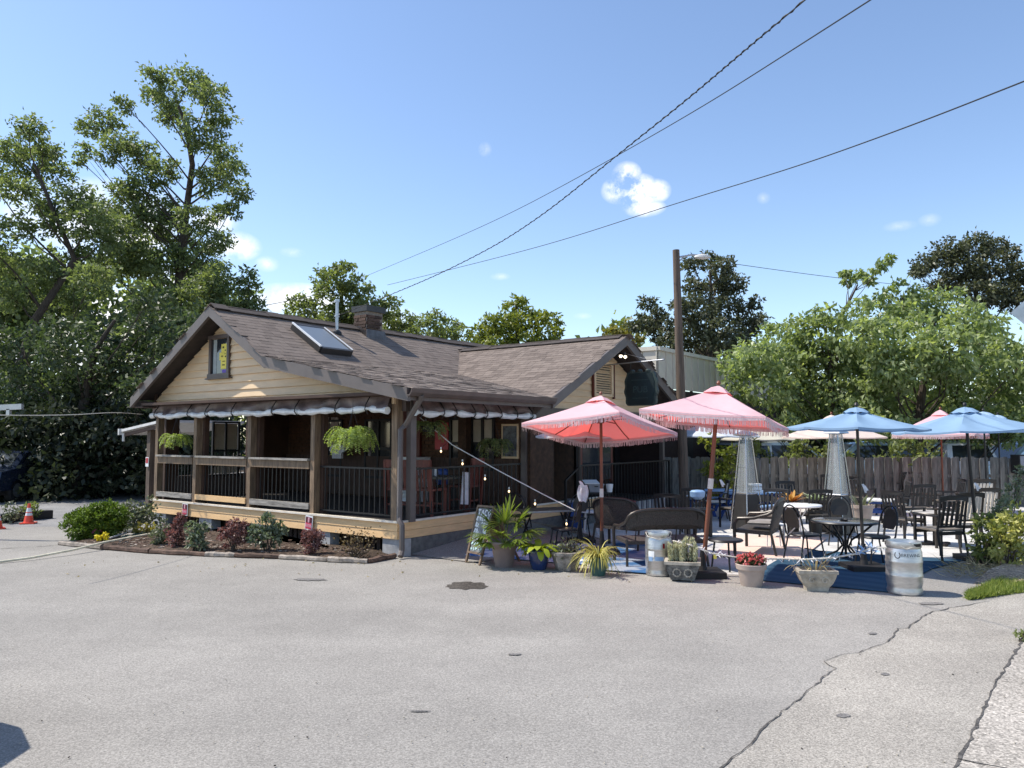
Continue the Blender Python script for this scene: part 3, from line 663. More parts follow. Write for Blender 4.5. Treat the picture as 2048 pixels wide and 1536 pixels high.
# vent pipe and skylight
pp = MB(); pp.tube([(-4.16,2.29,3.98),(-4.16,2.29,4.70)], .034, 10); pp.tube([(-4.16,2.29,4.70),(-4.16,2.29,4.76)], .05, 10); pp.tube([(-4.16,2.29,4.38),(-4.16,2.29,4.42)], .055, 10); pp.build('mast_pipe', M['galv'], HE, True)
MB().lathe([(.11,0),(.10,.06),(.05,.10)], 12, (-4.16,2.29,4.0)).build('pipe_boot', M['black'], HE)
sl = math.atan2(RZ-KZ, KX-RX); sx, sy, sz = -3.62, 1.42, zmain(-3.62)
sk = MB(); U = Vector((math.cos(sl),0,-math.sin(sl))); N = Vector((math.sin(sl),0,math.cos(sl))); C0 = Vector((sx,sy,sz))
SL, SW2 = 1.02, .38
for s_ in (-1,1): sk.beam(C0+Vector((0,s_*SW2,0))-U*SL/2+N*.07, C0+Vector((0,s_*SW2,0))+U*SL/2+N*.07, .06, .13, N)
for s_ in (-1,1): sk.beam(C0+U*s_*SL/2-Vector((0,SW2,0))+N*.068, C0+U*s_*SL/2+Vector((0,SW2,0))+N*.068, .07, .128, N)
sko = sk.build('skylight', M['charcoal'], HE)
s2_ = MB(); a = C0+N*.115; s2_.prism([a-U*.47-Vector((0,.35,0)), a+U*.47-Vector((0,.35,0)), a+U*.47+Vector((0,.35,0)), a-U*.47+Vector((0,.35,0))], N*.012); s2_.build('pane', M['skyglass'], sko)
s3_ = MB(); s3_.beam(C0-Vector((0,.40,0))-U*.52+N*.145, C0-Vector((0,.40,0))+U*.50+N*.145, .035, .03, N); s3_.beam(C0+Vector((0,.40,0))-U*.52+N*.14, C0+Vector((0,.40,0))+U*.50+N*.14, .02, .02, N); s3_.build('frame_edge', M['white'], sko)
# floodlights on the cross gable
fld = MB(); fld.box((.42,CY-.18,3.62), (.5,.05,.05)); fld.tube([(.62,CY-.1,3.6),(.62,CY-.3,3.56)], .02); fo = fld.build('floodlight_bracket', M['black'], HE)
for y in (CY-.36, CY-.16): MB().lathe([(.012,-.035),(.036,-.012),(.033,.018),(.0,.027)], 12, (.66,y,3.55)).build('floodlight', M['glow'], fo)
# ------------------------------------------------------------------ back building, fence, pole, wires
bb = thing('metal_clad_building', 'flat roofed building with grey standing seam metal band behind the cross gable', 'building', HC, HRZ)
bx, by0, by1, bz0, bz1 = -1.5, 12.2, 26.0, 3.28, 4.38
MB().box((bx-4, (by0+by1)/2, 1.6), (8,by1-by0-.3,3.3)).build('wall', M['darkwall'], bb)
pan = MB().box((0,0,0), (.03,.455,bz1-bz0)).add([], []).box((.03,.2275,0), (.05,.028,bz1-bz0)).mesh('seam_panel', M['panelm'])
n = int((by1-by0)/.48)
for k in range(n): link('seam_panel', pan, bb, (bx,by0+.24+k*.48,(bz0+bz1)/2))
pan2 = MB().box((0,0,0), (.455,.03,bz1-bz0)).box((.2275,-.03,0), (.028,.05,bz1-bz0)).mesh('seam_panel', M['panelm'])
for k in range(12): link('seam_panel', pan2, bb, (bx-.25-k*.48,by0-.03,(bz0+bz1)/2))
MB().box((bx+.01,(by0+by1)/2,bz1+.05), (.14,by1-by0+.1,.11)).box((bx-3,by0-.03,bz1+.055), (6,.14,.12)).build('coping', M['panelm'], bb)
MB().box((bx-3.1,(by0+by1)/2,bz1-.1), (6.0,by1-by0-.2,.1)).build('roof', M['charcoal'], bb)
for k, y in enumerate((14.0,16.2,18.5)): MB().box((bx+.03,y,1.5), (.1,.9,1.9)).build('door' if k == 0 else 'window', M['blackp'], bb)

fen = thing('wooden_fence', 'weathered grey shadowbox board fence behind the patio tables', 'fence', (0,0,0))
FYY = 20.3
fz1 = D(1700, 914, FYY).z
fb = [MB().prism([(-w/2,0,0),(w/2,0,0),(w/2,0,fz1-.03),(w/2-.03,0,fz1),(-w/2+.03,0,fz1),(-w/2,0,fz1-.03)], (0,.022,0)).mesh('fence_board', M['fence']) for w in (.135,.15,.12)]
fr = random.Random(2); x = 3.9; k = 0
while x < 15.5:
    o = link('fence_board', fb[k % 3], fen, (x, FYY+(0 if k % 2 else .06)+fr.uniform(-.004,.004), fr.uniform(-.03,.012))); o.rotation_euler.y = fr.uniform(-.015,.015); x += fr.uniform(.118,.135); k += 1
for z in (.35, fz1*.62): MB().box((9.7,FYY+.045,z), (11.7,.03,.085)).build('fence_rail', M['fence'], fen)
for x in (4,6.4,8.8,11.2,13.6): MB().box((x,FYY+.14,fz1/2), (.1,.1,fz1)).build('fence_post', M['fence'], fen)

pY = 17.6
pb, pt = D(1362,800,pY), D(1352,500,pY)
pole = thing('utility_pole', 'weathered wooden utility pole carrying a street lamp above the cross gable', 'pole', (pb.x+.05,pY,0))
o0 = Vector((pb.x+.05,pY,0)); dt = pt-o0
MB().tube([(0,0,0), dt*.5, dt], [.115,.10,.078], 12).build('shaft', M['polewood'], pole, True)
am = MB(); am.tube([dt+Vector((.05,0,-.17)), dt+Vector((.35,-.02,-.12)), dt+Vector((.6,-.03,-.13))], .022, 8); am.tube([dt+Vector((.05,0,-.28)), dt+Vector((.2,-.02,-.15))], .014, 6); am.build('lamp_arm', M['galv'], pole, True)
hd = MB(); hc = dt+Vector((.60,-.03,-.16))
hd.lathe([(.0,.05),(.05,.045),(.09,.02),(.10,-.02),(.07,-.05),(.0,-.07)], 14, hc, 0, (2.0,.9)); hd.build('lamp_head', M['offwhite'], pole, True)
MB().lathe([(.0,.0),(.02,.0),(.02,.05),(.0,.06)], 8, hc+Vector((0,0,.05))).build('photocell', M['greyp'], pole)

def wire(name, label, pts, r, m='wire', twist=False):
    if label.startswith(('thick','thin overhead')): pts = [pts[0]+(pts[0]-pts[1]).normalized()*18]+pts   # the span goes on towards a pole out of the frame
    mb = MB(); P = []
    for i in range(len(pts)-1):
        for k in range(14): P.append(pts[i].lerp(pts[i+1], k/14))
    P.append(pts[-1])
    # smooth
    for _ in range(40): P = [P[0]]+[(P[i-1]+P[i]*2+P[i+1])/4 for i in range(1,len(P)-1)]+[P[-1]]
    mb.tube(P, r, 6)
    if twist:
        Q = []; 
        for i in range(len(P)-1):
            for k in range(4): q = P[i].lerp(P[i+1], k/4); a = (i*4+k)*1.1; Q.append(q+Vector((math.cos(a),math.sin(a)*.3,math.sin(a)))*r*1.6)
        mb.tube(Q, r*.8, 5)
    return tag(mb.build(name, M[m], None, True), label, 'wire')
mast = W(-4.16,2.29,4.40)
wire('service_cable', 'thick twisted black service cable sagging down to the roof mast pipe', [D(1640,-25,5.2),D(1500,92,6.0),D(1380,195,7.0),D(1235,310,8.5),D(1100,420,10.4),D(1000,487,12.0),D(880,548,13.6),D(780,590,14.8),mast], .0055, 'wire', True)
wire('overhead_wire', 'thin overhead wire passing above the small cloud and behind the bare mast', [D(1775,-22,7.0),D(1600,90,9),D(1420,205,12),D(1220,320,17),D(1000,440,24),D(725,555,38)], .008)
wire('overhead_wire', 'thin overhead wire crossing the large puffy cloud from the upper right', [D(2080,150,8),D(1840,245,10),D(1600,332,13),D(1340,410,18),D(1100,490,24),D(775,570,34)], .009)
wire('overhead_wire', 'thin grey wire between the street lamp tree and the right hand trees', [D(1470,528,22),D(1640,552,24),D(1830,573,26)], .008)
wire('overhead_wire', 'pale sagging wire running from the porch eave into the dark left trees', [W(-7.3,-.2,2.3),D(230,824,12.5),D(150,830,11.5),D(60,831,10.6),D(-20,830,10)], .006, 'rope')
wire('overhead_wire', 'pair of thin wires above the front roof ridge between the trees', [D(640,588,30),D(570,603,27),D(520,613,24)], .010)

# ------------------------------------------------------------------ annex awning left of the porch
an = thing('side_awning', 'small lean-to awning on a timber post beside the porch left end', 'awning', W(-9.25,1.0,0), HRZ)
MB().prism([(-1.05,-.15,1.95),(.75,-.15,2.16),(.75,-.15,2.22),(-1.05,-.15,2.01)], (0,2.2,0)).build('roof', M['offwhite'], an)
MB().box((-1.08,.95,1.95), (.05,2.3,.15)).build('gutter', M['offwhite'], an)
MB().tube([(-1.02,-.1,1.92),(-1.02,-.1,1.72)], .03, 8).build('downpipe', M['offwhite'], an)
MB().prism([(-1.0,-.1,1.84),(.7,-.1,2.05),(.7,-.1,2.12),(-1.0,-.1,1.93)], (0,.05,0)).build('beam', M['soffit'], an)
MB().box((.02,.05,1.0), (.15,.15,2.0)).build('post', M['polewood'], an)
t = thing('red_white_sign', 'small red and white notice on the awning post left of the porch', 'sign', W(-9.21,.945,0)+Vector((0,0,D(301,924,18.1).z)), HRZ)
MB().box((0,0,0), (.13,.012,.22)).build('panel', M['white'], t); MB().box((0,-.009,.03), (.10,.004,.12)).build('print', M['redp'], t)

wa = thing('height_bar', 'end of a pale metal bar reaching in above the dark left hedge', 'bar', (0,0,0))
p0, p1, p2 = D(-60,818,14), D(45,813,14), D(18,818,14)
MB().beam(p0, p1, .07, .10).build('top_bar', M['galv'], wa); MB().beam(p2, p2-Vector((0,0,.12)), .07, .06).build('bracket', M['galv'], wa)
MB().beam(p0, (p0.x,p0.y,0), .09, .09, (1,0,0)).build('post', M['galv'], wa)

# ------------------------------------------------------------------ tarps
def tarp(name, label, L, top, bot, seed, loc, rz, sag=.02):
    th = thing(name, label, 'tarp', loc, rz); q = random.Random(seed); nx = int(L/.07); mb = MB(); rows = 6; vs = []
    bumps = [q.uniform(0,6.28) for _ in range(6)]
    straps = [L*(i+.5+q.uniform(-.25,.25))/8 for i in range(8)]
    def sg(x): 
        d = min(abs(x-s) for s in straps); return sag*min(1, d/.45)
    for j in range(rows):
        f = j/(rows-1)
        for i in range(nx+1):
            x = L*i/nx; fold = .018*math.sin(x*7+bumps[0]+f*2)+.014*math.sin(x*13+bumps[1]-f*3)+.02*math.sin(x*3.1+bumps[2]+f*4)
            vs.append((x, -.05-fold*(.3+f)-.04*f, top-(top-bot-.07)*f-sg(x)*f+.012*math.sin(x*5+bumps[3])*f))
    mb.add(vs, [(j*(nx+1)+i, (j+1)*(nx+1)+i, (j+1)*(nx+1)+i+1, j*(nx+1)+i+1) for j in range(rows-1) for i in range(nx)])
    mb.build('brown_sheet', M['tarpb'], th, True)
    mb = MB(); pts, rs = [], []
    for i in range(nx+1):
        x = L*i/nx; d = min(abs(x-s) for s in straps)
        pts.append((x, -.10-.02*math.sin(x*4+bumps[4]), bot+.055-sg(x)+.012*math.sin(x*6+bumps[5]))); rs.append((.030 if d < .05 else .052)+.010*math.sin(x*17+bumps[0]))
    mb.tube(pts, rs, 9); mb.build('white_roll', M['tarpw'], th, True)
    for s in straps: MB().tube([(s,-.06,top),(s,-.15,(top+bot)/2),(s,-.165,bot+.05),(s,-.1,bot-.02)], .010, 5).build('strap', M['blackp'], th)
    for i in range(10): MB().lathe([(.022,0),(.022,.01),(0,.012)], 8, (L*(i+.3)/10,-.07,top+.01)).build('hook', M['offwhite'], th)
    return th
tarp('rolled_tarp', 'brown and white rolled up tarp tied along the front porch header', 7.0, 2.47, 2.22, 3, W(-7.12,-.02), HRZ)
tarp('rolled_tarp', 'rolled up tarp in shade under the side eave beside the downspout', 3.2, 2.40, 2.16, 7, W(.16,.1), HRZ+math.pi/2)

# ------------------------------------------------------------------ signs on the deck
def deck_sign(label, x, z, tilt, seed):
    t = thing('notice_sign', label, 'sign', W(x,-.04,z), HRZ)
    MB().box((0,0,0), (.19,.012,.245), 0, 0, 0, tilt).build('panel', M['white'], t)
    Rm = Matrix.Rotation(tilt, 3, 'Y')
    MB().box(Rm@Vector((0,-.009,.05)), (.155,.004,.095), 0, 0, 0, tilt).build('black_field', pm('dark_red_field', (.11,.005,.015), .5) if 'dark_red_field' not in M else M['dark_red_field'], t)
    MB().box(Rm@Vector((0,-.009,-.05)), (.155,.004,.10), 0, 0, 0, tilt).build('red_field', M['pinkprint'], t)
    mb = MB(); q = random.Random(seed)
    for k in range(5): mb.box(Rm@Vector((-.06+k*.03,-.012,-.045)), (.016,.003,.05), 0, 0, 0, tilt)
    mb.box(Rm@Vector((0,-.012,.05)), (.04,.003,.08), 0, 0, 0, tilt); mb.build('print', pm('pale_print', (.80,.42,.5), .5), t); return t
deck_sign('red and black notice on the deck boards above the reddish left barberry', -5.87, .40, .03, 1)
deck_sign('tilted red and black notice hanging on the deck skirt, left of the bare shrub', -2.06, .385, .10, 2)

ps = thing('pub_sign', 'dark green barrel shaped hanging pub sign under the cross gable', 'sign', W(.93,6.3,0), HRZ)
prof = []
for k in range(17):
    f = k/16; z = 2.50+f*.72; w = .33+.055*math.sin(math.pi*f)-.02*(1 if k in (0,16) else 0)+.012*math.sin(f*19); prof.append((w,z))
mb = MB(); mb.prism([(-w,0,z) for w,z in prof]+[(w,0,z) for w,z in prof[::-1]], (0,.09,0)); mb.build('board', M['pubedge'], ps)
mb = MB(); mb.prism([(-w*.86,-.012,2.86+(z-2.86)*.93) for w,z in prof]+[(w*.86,-.012,2.86+(z-2.86)*.93) for w,z in prof[::-1]], (0,.012,0)); mb.build('face', M['pubgreen'], ps)
mb = MB()
for cx in (-.2,-.02,.17): mb.lathe([(.0,0),(.05,.01),(.06,.05),(.03,.08),(0,.085)], 10, (cx,.03,3.2))
mb.build('crest', M['pubedge'], ps, True)
def text(name, body, size, m, parent, loc, rx=math.pi/2, rz=0, ry=0, ext=.002, bend=None, sx=1):
    cu = bpy.data.curves.new(name, 'FONT'); cu.body = body; cu.size = size; cu.align_x = 'CENTER'; cu.align_y = 'CENTER'; cu.extrude = ext
    o = bpy.data.objects.new(name, cu); col.objects.link(o); dg = bpy.context.evaluated_depsgraph_get()
    me = bpy.data.meshes.new_from_object(o.evaluated_get(dg)); bpy.data.objects.remove(o)
    if bend:
        for v in me.vertices: a = v.co.x/bend; r_ = bend+v.co.z; v.co = (math.sin(a)*r_, v.co.y, math.cos(a)*r_-bend)
    me.materials.clear(); me.materials.append(m); o = link(name, me, parent, loc); o.rotation_euler = (rx, ry, rz); o.scale.x = sx; return o
text('lettering', 'PUB', .20, M['pubtext'], ps, (0,-.016,2.84))
mb = MB(); mb.box((0,-.016,3.05), (.42,.004,.012)); mb.box((0,-.016,2.66), (.36,.004,.012)); mb.build('rule_line', M['pubtext'], ps)
mb = MB(); mb.tube([(-.90,.045,3.42),(.52,.045,3.46)], .014, 8); mb.tube([(-.5,.045,3.68),(.1,.045,3.50)], .006, 6); mb.lathe([(0,-.02),(.03,0),(0,.02)], 8, (.53,.045,3.46)); mb.build('hanging_rod', M['galv'], ps)
mb = MB(); mb.tube([(-.25,.045,3.2),(-.25,.045,3.43)], .006); mb.tube([(.36,.045,3.44),(.36,.045,3.12),(.38,.045,2.7)], .006); mb.build('chain', M['black'], ps)

# ------------------------------------------------------------------ umbrellas
def umbrella(label, base, ztop, zrim, Rr, n, rot, mat, lean=(0,0), tilt=(0,0), pole='teak', prad=.022, fringe=None, group='patio umbrellas', basem=True, vent=True, name='patio_umbrella', sag=.042, collar=None):
    t = thing(name, label, 'umbrella', base, 0, group)
    Lt = Vector((lean[0], lean[1], ztop)); T = Matrix.Rotation(tilt[0], 3, 'X') @ Matrix.Rotation(tilt[1], 3, 'Y')
    zc = ztop-zrim
    def P(a, f, dz=0):
        m_ = 2*math.pi/n; b = (a-rot) % m_; pr = Rr*math.cos(m_/2)/math.cos(b-m_/2); mid = math.sin(math.pi*b/m_)
        v = Vector((math.cos(a)*pr*f, math.sin(a)*pr*f, -zc*(f**.96) - sag*mid*math.sin(math.pi*min(1,f*.85)) - .012*math.sin(math.pi*f) + dz)); return Lt+T@v
    ns, nr = n*8, 7; vs = [Lt]; fs = []
    f0 = .13
    for j in range(nr):
        f = f0+(1-f0)*j/(nr-1)
        for k in range(ns): vs.append(P(rot+2*math.pi*k/ns, f))
    fs += [(0, 1+k, 1+(k+1)%ns) for k in range(ns)] if not vent else []
    fs += [(1+j*ns+k, 1+(j+1)*ns+k, 1+(j+1)*ns+(k+1)%ns, 1+j*ns+(k+1)%ns) for j in range(nr-1) for k in range(ns)]
    # hem
    o_ = len(vs)
    for k in range(ns): vs.append(P(rot+2*math.pi*k/ns, 1.0, -.028))
    fs += [(1+(nr-1)*ns+k, o_+k, o_+(k+1)%ns, 1+(nr-1)*ns+(k+1)%ns) for k in range(ns)]
    MB().add(vs, fs).build('canopy', mat, t, True)
    if vent:
        vs = [Lt+T@Vector((0,0,.035))]
        for j in (1,2):
            for k in range(ns):
                a = rot+2*math.pi*k/ns; vs.append(P(a, .10*j, .045 if j == 1 else .012+.035*abs(math.sin(n*(a-rot)/2))))
        MB().add(vs, [(0,1+k,1+(k+1)%ns) for k in range(ns)]+[(1+k,1+ns+k,1+ns+(k+1)%ns,1+(k+1)%ns) for k in range(ns)]).build('vent_cap', mat, t, True)
    mb = MB(); hub = Lt+T@Vector((0,0,-zc*.75))
    for k in range(8 if n != 6 else 6):
        a = rot+2*math.pi*k/(8 if n != 6 else 6); mb = MB(); mb.tube([P(a,f,-.022) for f in (.06,.3,.55,.8,.985)], .009, 5); mb.beam(hub, P(a,.5,-.035), .012, .014); mb.build('rib', M[pole], t)
    MB().tube([(0,0,.05), Lt*.5, Lt+T@Vector((0,0,.02))], [prad,prad,prad*.85], 10).build('pole', M[pole], t, True)
    MB().lathe([(.0,0),(.025,.01),(.03,.03),(.012,.06),(0,.065)], 10, Lt+T@Vector((0,0,.04))).build('finial', M[pole], t, True)
    if collar: MB().tube([Lt*collar, Lt*(collar+.055)], prad*1.25, 10).build('joint_sleeve', M['offwhite'] if pole == 'teak' else M['galv'], t)
    MB().lathe([(prad*2.2,-.05),(prad*2.2,.05)], 10, hub).build('hub', M[pole], t)
    if fringe:
        mb = MB(); q = random.Random(int(base[0]*100)); kk = int(2*math.pi*Rr/.016)
        for k in range(kk):
            a = rot+2*math.pi*(k+q.uniform(-.3,.3))/kk; p = P(a,1.0,-.020); l = fringe*q.uniform(.88,1.03); w = .0085
            d = Vector((-math.sin(a), math.cos(a), 0))*w/2; s_ = Vector((q.uniform(-.014,.014), q.uniform(-.014,.014), -l))
            mb.add([p-d, p+d, p+d*1.1+s_, p-d*1.1+s_], [(0,1,2,3)])
        tag(mb.build('fringe', M['fringe'], t), kind='stuff')
        mb = MB(); vs = []; bw = fringe*.5
        for k in range(ns+1):
            p = P(rot+2*math.pi*k/ns,1.001,-.005); vs += [p, p+Vector((0,0,-bw+.01*math.sin(k*1.7)))]
        mb.add(vs, [(2*k,2*k+1,2*k+3,2*k+2) for k in range(ns)]).build('valance', M['ltfringe'], t, True)
    if basem:
        mb = MB(); mb.box((0,0,.04), (.50,.50,.08)); mb.lathe([(.06,.08),(.045,.14),(.03,.36)], 12); mb.build('base', M['blackp'], t)
    return t
def zat(v, Y): return CAMH+(872-v)/F*Y*.998
b1 = G(1204,1108); umbrella('pink fringed umbrella with salmon underside beside the pub wall, left of the other pink ones', b1, zat(795,b1.y), zat(853,b1.y)-.03, 1.25, 4, R(186), M['pinkcan'], (0,0), (R(-10.5),R(2.5)), 'teak', .026, .105, collar=.36)
b2 = G(1406,1152); umbrella('largest pink fringed umbrella leaning on its red wooden pole, front of patio', b2, zat(776,b2.y), zat(838,b2.y), 1.13, 4, R(196), M['pinkcan'], (.25,.0), (R(-2),R(6)), 'teak', .030, .105, collar=.46)
b5 = G(1728,1140); umbrella('plain blue umbrella standing through the glass table', b5, zat(819,b5.y), zat(856,b5.y), .93, 8, R(22), M['bluecan'], (-.04,0), (0,R(1)), 'dkbrown', .022, None)
b8 = G(1958,1122); umbrella('plain blue umbrella on a leaning black pole beside the yellow shrub', b8, zat(818,b8.y), zat(860,b8.y), 1.03, 8, R(10), M['bluecan'], (-.12,0), (0,R(-2)), 'black', .024, None)
for label, u, vb, vt, vr, rp, n, rot, mt, pl, fr_, kw in [
    ('white and pale blue umbrella partly hidden behind the largest pink one', 1432, 1010, 836, 872, 90, 8, 0, 'whitecan', 'teak', None, {}),
    ('cream umbrella behind the left glass heater', 1524, 1000, 842, 878, 84, 8, 10, 'creamcan', 'black', None, {}),
    ('peach umbrella with wooden ribs behind the blue one of the glass table', 1668, 1022, 832, 874, 108, 6, 12, 'peachcan', 'teak', None, {}),
    ('small pink fringed umbrella in the back row, near the fence', 1888, 1024, 822, 868, 104, 4, 6, 'pinkcan', 'teak', .09, {}),
    ('pale blue umbrella behind the blue one on the leaning pole', 1976, 1045, 826, 860, 112, 8, 4, 'bluecan2', 'black', None, {}),
    ('farthest pale blue umbrella beside the fence right end', 2003, 1012, 832, 862, 86, 8, 18, 'bluecan2', 'black', None, {}),
    ('thin black umbrella pole with white tag and folded pale top at the far porch rail', 1160, 1085, 838, 872, 88, 8, 5, 'whitecan', 'black', None, {})]:
    b = G(u, vb); umbrella(label, b, zat(vt,b.y), zat(vr,b.y), rp/F*b.y, n, R(rot), M[mt], (0,0), (0,0), pl, .02, fr_)
# white tags on poles
for lab, u, v, Y in [('white paper tag tied on the thin pole by the porch rail', 1161, 968, b1.y+.1), ('white paper tag tied on the leaning black pole', 1949, 972, b8.y-.1), ('white cloth clipped to the pole behind the largest pink umbrella', 1441, 965, 13.0), ('small white tag on the pole of the glass table umbrella', 1725, 975, b5.y-.05)]:
    p = D(u, v, Y); mb = MB(); mb.strip([p+Vector((-.01,-.03,.05)), p+Vector((.01,-.04,0)), p+Vector((.03,-.03,-.07))], [.035,.045,.03], (1,.2,0)); mb.strip([p+Vector((.01,-.035,.03)), p+Vector((.05,-.04,-.04))], [.03,.035], (1,.1,.2)); tag(mb.build('paper_tag', M['cloth']), lab, 'tag', 'tags on umbrella poles')

# ------------------------------------------------------------------ glass pyramid heaters
def heater(label, u, v, s, rz):
    t = thing('patio_heater', label, 'heater', G(u, v), rz, 'pyramid patio heaters'); t.scale = (s*.84,s*.84,s)
    def sq(w, z): return [(-w,-w,z),(w,-w,z),(w,w,z),(-w,w,z)]
    w0, w1, w2, z1, z2 = .27, .185, .085, .74, 1.92
    mb = MB(); a, b = sq(w0,.03), sq(w1,z1); mb.add(a+b, [(0,1,5,4),(1,2,6,5),(2,3,7,6),(3,0,4,7),(4,5,6,7),(3,2,1,0)]); mb.build('base_housing', M['charcoal'], t)
    MB().box((.19,-.02,.36), (.16,.09,.10), 0, 0, R(0), R(-8)).build('control_slot', M['blackp'], t)
    MB().lathe([(.20,z1),(.21,z1+.02),(.20,z1+.035),(.12,z1+.05)], 4, (0,0,0), 0, (1.25,1.25)).build('burner_plate', M['chrome'], t)
    MB().lathe([(.055,z1+.04),(.055,z2-.06)], 16).build('glass_tube', M['heatglass'], t, True)
    for i in range(4):
        a, b = sq(w0+.012,.0)[i], sq(w2+.01,z2)[i]; MB().beam(a, b, .022, .022).build('corner_rail', M['chrome'], t)
        a1, a2, c1, c2 = sq(w1-.01,z1+.03)[i], sq(w1-.01,z1+.03)[(i+1)%4], sq(w2,z2)[i], sq(w2,z2)[(i+1)%4]
        mb = MB(); mb.add([a1,a2,c2,c1], [(0,1,2,3)]); mb.build('glass_panel', M['heatglass'], t)
        mb = MB(); A1, A2, C1, C2 = map(Vector, (a1,a2,c1,c2))
        for f in (.33,.67): mb.beam(A1.lerp(A2,f), C1.lerp(C2,f), .006, .006)
        for f in (.45,): mb.beam(A1.lerp(C1,f), A2.lerp(C2,f), .005, .005)
        mb.build('guard_wires', M['chrome'], t)
    MB().lathe([(.13,z2),(.30,z2+.02),(.28,z2+.05),(.05,z2+.12),(0,z2+.125)], 4, (0,0,0), 0, (1,1)).build('top_reflector', M['chrome'], t)
    return t
heater('glass pyramid heater between the leaning umbrella pole and the wicker armchair', 1495, 1062, .96, R(28))
heater('glass pyramid heater behind the glass table and beside the succulent pot', 1677, 1068, .98, R(38))
# ------------------------------------------------------------------ chairs and tables
def slat_chair(label, group, frame, slatm, arms=True, n=5, seatm=None):
    t = thing('slat_chair', label, 'chair', (0,0,0), 0, group); fm, sm = M[frame], M[slatm]
    for sx in (-1,1):
        MB().beam((sx*.23,.22,0), (sx*.23,.21,.45 if not arms else .64), .035, .035).build('leg', fm, t)
        MB().tube([(sx*.23,-.30,0),(sx*.23,-.22,.44),(sx*.23,-.30,.92)], .019, 6).build('leg', fm, t)
        if arms: MB().box((sx*.235,-.01,.65), (.05,.48,.022)).build('armrest', fm, t)
    MB().box((0,.205,.40), (.44,.025,.05)).build('seat_frame', fm, t); MB().box((0,-.21,.40), (.44,.025,.05)).build('seat_frame', fm, t)
    MB().box((0,0,.445), (.46,.44,.025)).build('seat', M[seatm or 'seat'], t)
    MB().prism([(-.25,-.305,.86),(-.12,-.318,.885),(.12,-.318,.885),(.25,-.305,.86),(.25,-.312,.94),(.12,-.328,.955),(-.12,-.328,.955),(-.25,-.312,.94)], (0,.025,0)).build('top_rail', fm, t)
    MB().beam((-.23,-.222,.50), (.23,-.222,.50), .022, .03).build('back_rail', fm, t)
    for k in range(n):
        x = -.16+.32*k/(n-1); MB().beam((x,-.222,.50), (x,-.306,.87), .040, .014, (0,1,0)).build('slat', sm, t)
    return t
SC, BC = 'slat back patio chairs', 'arch backed bistro chairs'
def put(proto, first, label, u, v, rz, s=.9, z=0, group=None):
    p = G(u, v, z)
    if first: proto['label'] = label; proto.location = p; proto.rotation_euler.z = rz; o = proto
    else: o = dup(proto, p, rz, label, group)
    o.scale = (s,s,s); return o
c1 = slat_chair('x', SC, 'blackp', 'blackp', True, 5)
put(c1, True, 'black slat back armchair in front of the wooden table, nearest the yellow shrub', 1880, 1118, R(14), 1.02)
put(c1, False, 'dark slat back armchair seen from behind, left of the leaning pole', 1382, 1062, R(-4), .90)
put(c1, False, 'dark slat back chair behind the glass table, under the pale agave', 1628, 1072, R(8), .92)
put(c1, False, 'dark armchair half in shade at the back, left of the small round white table', 1795, 1012, R(30), .95)
c2 = slat_chair('x', SC, 'dkbrown', 'slatlt', True, 6, 'slatlt')
put(c2, True, 'sunlit pale slat chair facing left beside the largest pink umbrella pole', 1432, 1040, R(82), .92)
put(c2, False, 'pale slat chair facing the wooden table, right behind the black armchair', 1918, 1100, R(12), 1.0)
put(c2, False, 'sunlit pale slat chair just left of the far thin umbrella pole', 1955, 1082, R(6), 1.0)
put(c2, False, 'pale slat chair at the back row with its top above the others', 1952, 1056, R(-4), 1.05)
put(c1, False, 'dark slat chair turned to the long low table, left of its middle', 1790, 1050, R(75), .95)
put(c1, False, 'dark slat chair on the near side of the long low table, facing the fence', 1835, 1058, R(5), .95)
put(c1, False, 'dark slat chair right of the long low table, facing left', 1900, 1040, R(80), .95)
put(c1, False, 'dark slat chair behind the round white cafe table by the bromeliad', 1585, 1046, R(190), .92)
put(c1, False, 'dark slat chair in shade close behind the wicker loveseat', 1345, 1088, R(-30), .92)
put(c1, False, 'dark slat chair beside the small blue picnic table with the white top', 1725, 1030, R(-60), .95)
put(c1, False, 'dark slat chair turned sideways in front of the left heater', 1548, 1076, R(150), .92)
put(c1, False, 'dark slat chair between the right heater and the fence', 1662, 1020, R(-20), .95)
put(c1, False, 'dark slat chair left of the wooden table, turned to it', 1812, 1086, R(-70), .95)
put(c1, False, 'dark slat chair at the blue picnic table behind the left heater', 1470, 1056, R(20), .92)
c3 = slat_chair('x', SC, 'greyp', 'greyp', True, 6, 'greyp')
put(c3, True, 'grey slat chair in shade against the fence right end', 2010, 1000, R(170), 1.0)
put(c3, False, 'grey slat chair in shade at the fence behind the round cafe table', 1848, 996, R(175), .95)
put(c3, False, 'grey chair in shade before the fence, next to the pink umbrella pole', 1905, 1000, R(200), .95)
put(c3, False, 'grey chair at the fence behind the succulent pot', 1752, 1003, R(190), .95)

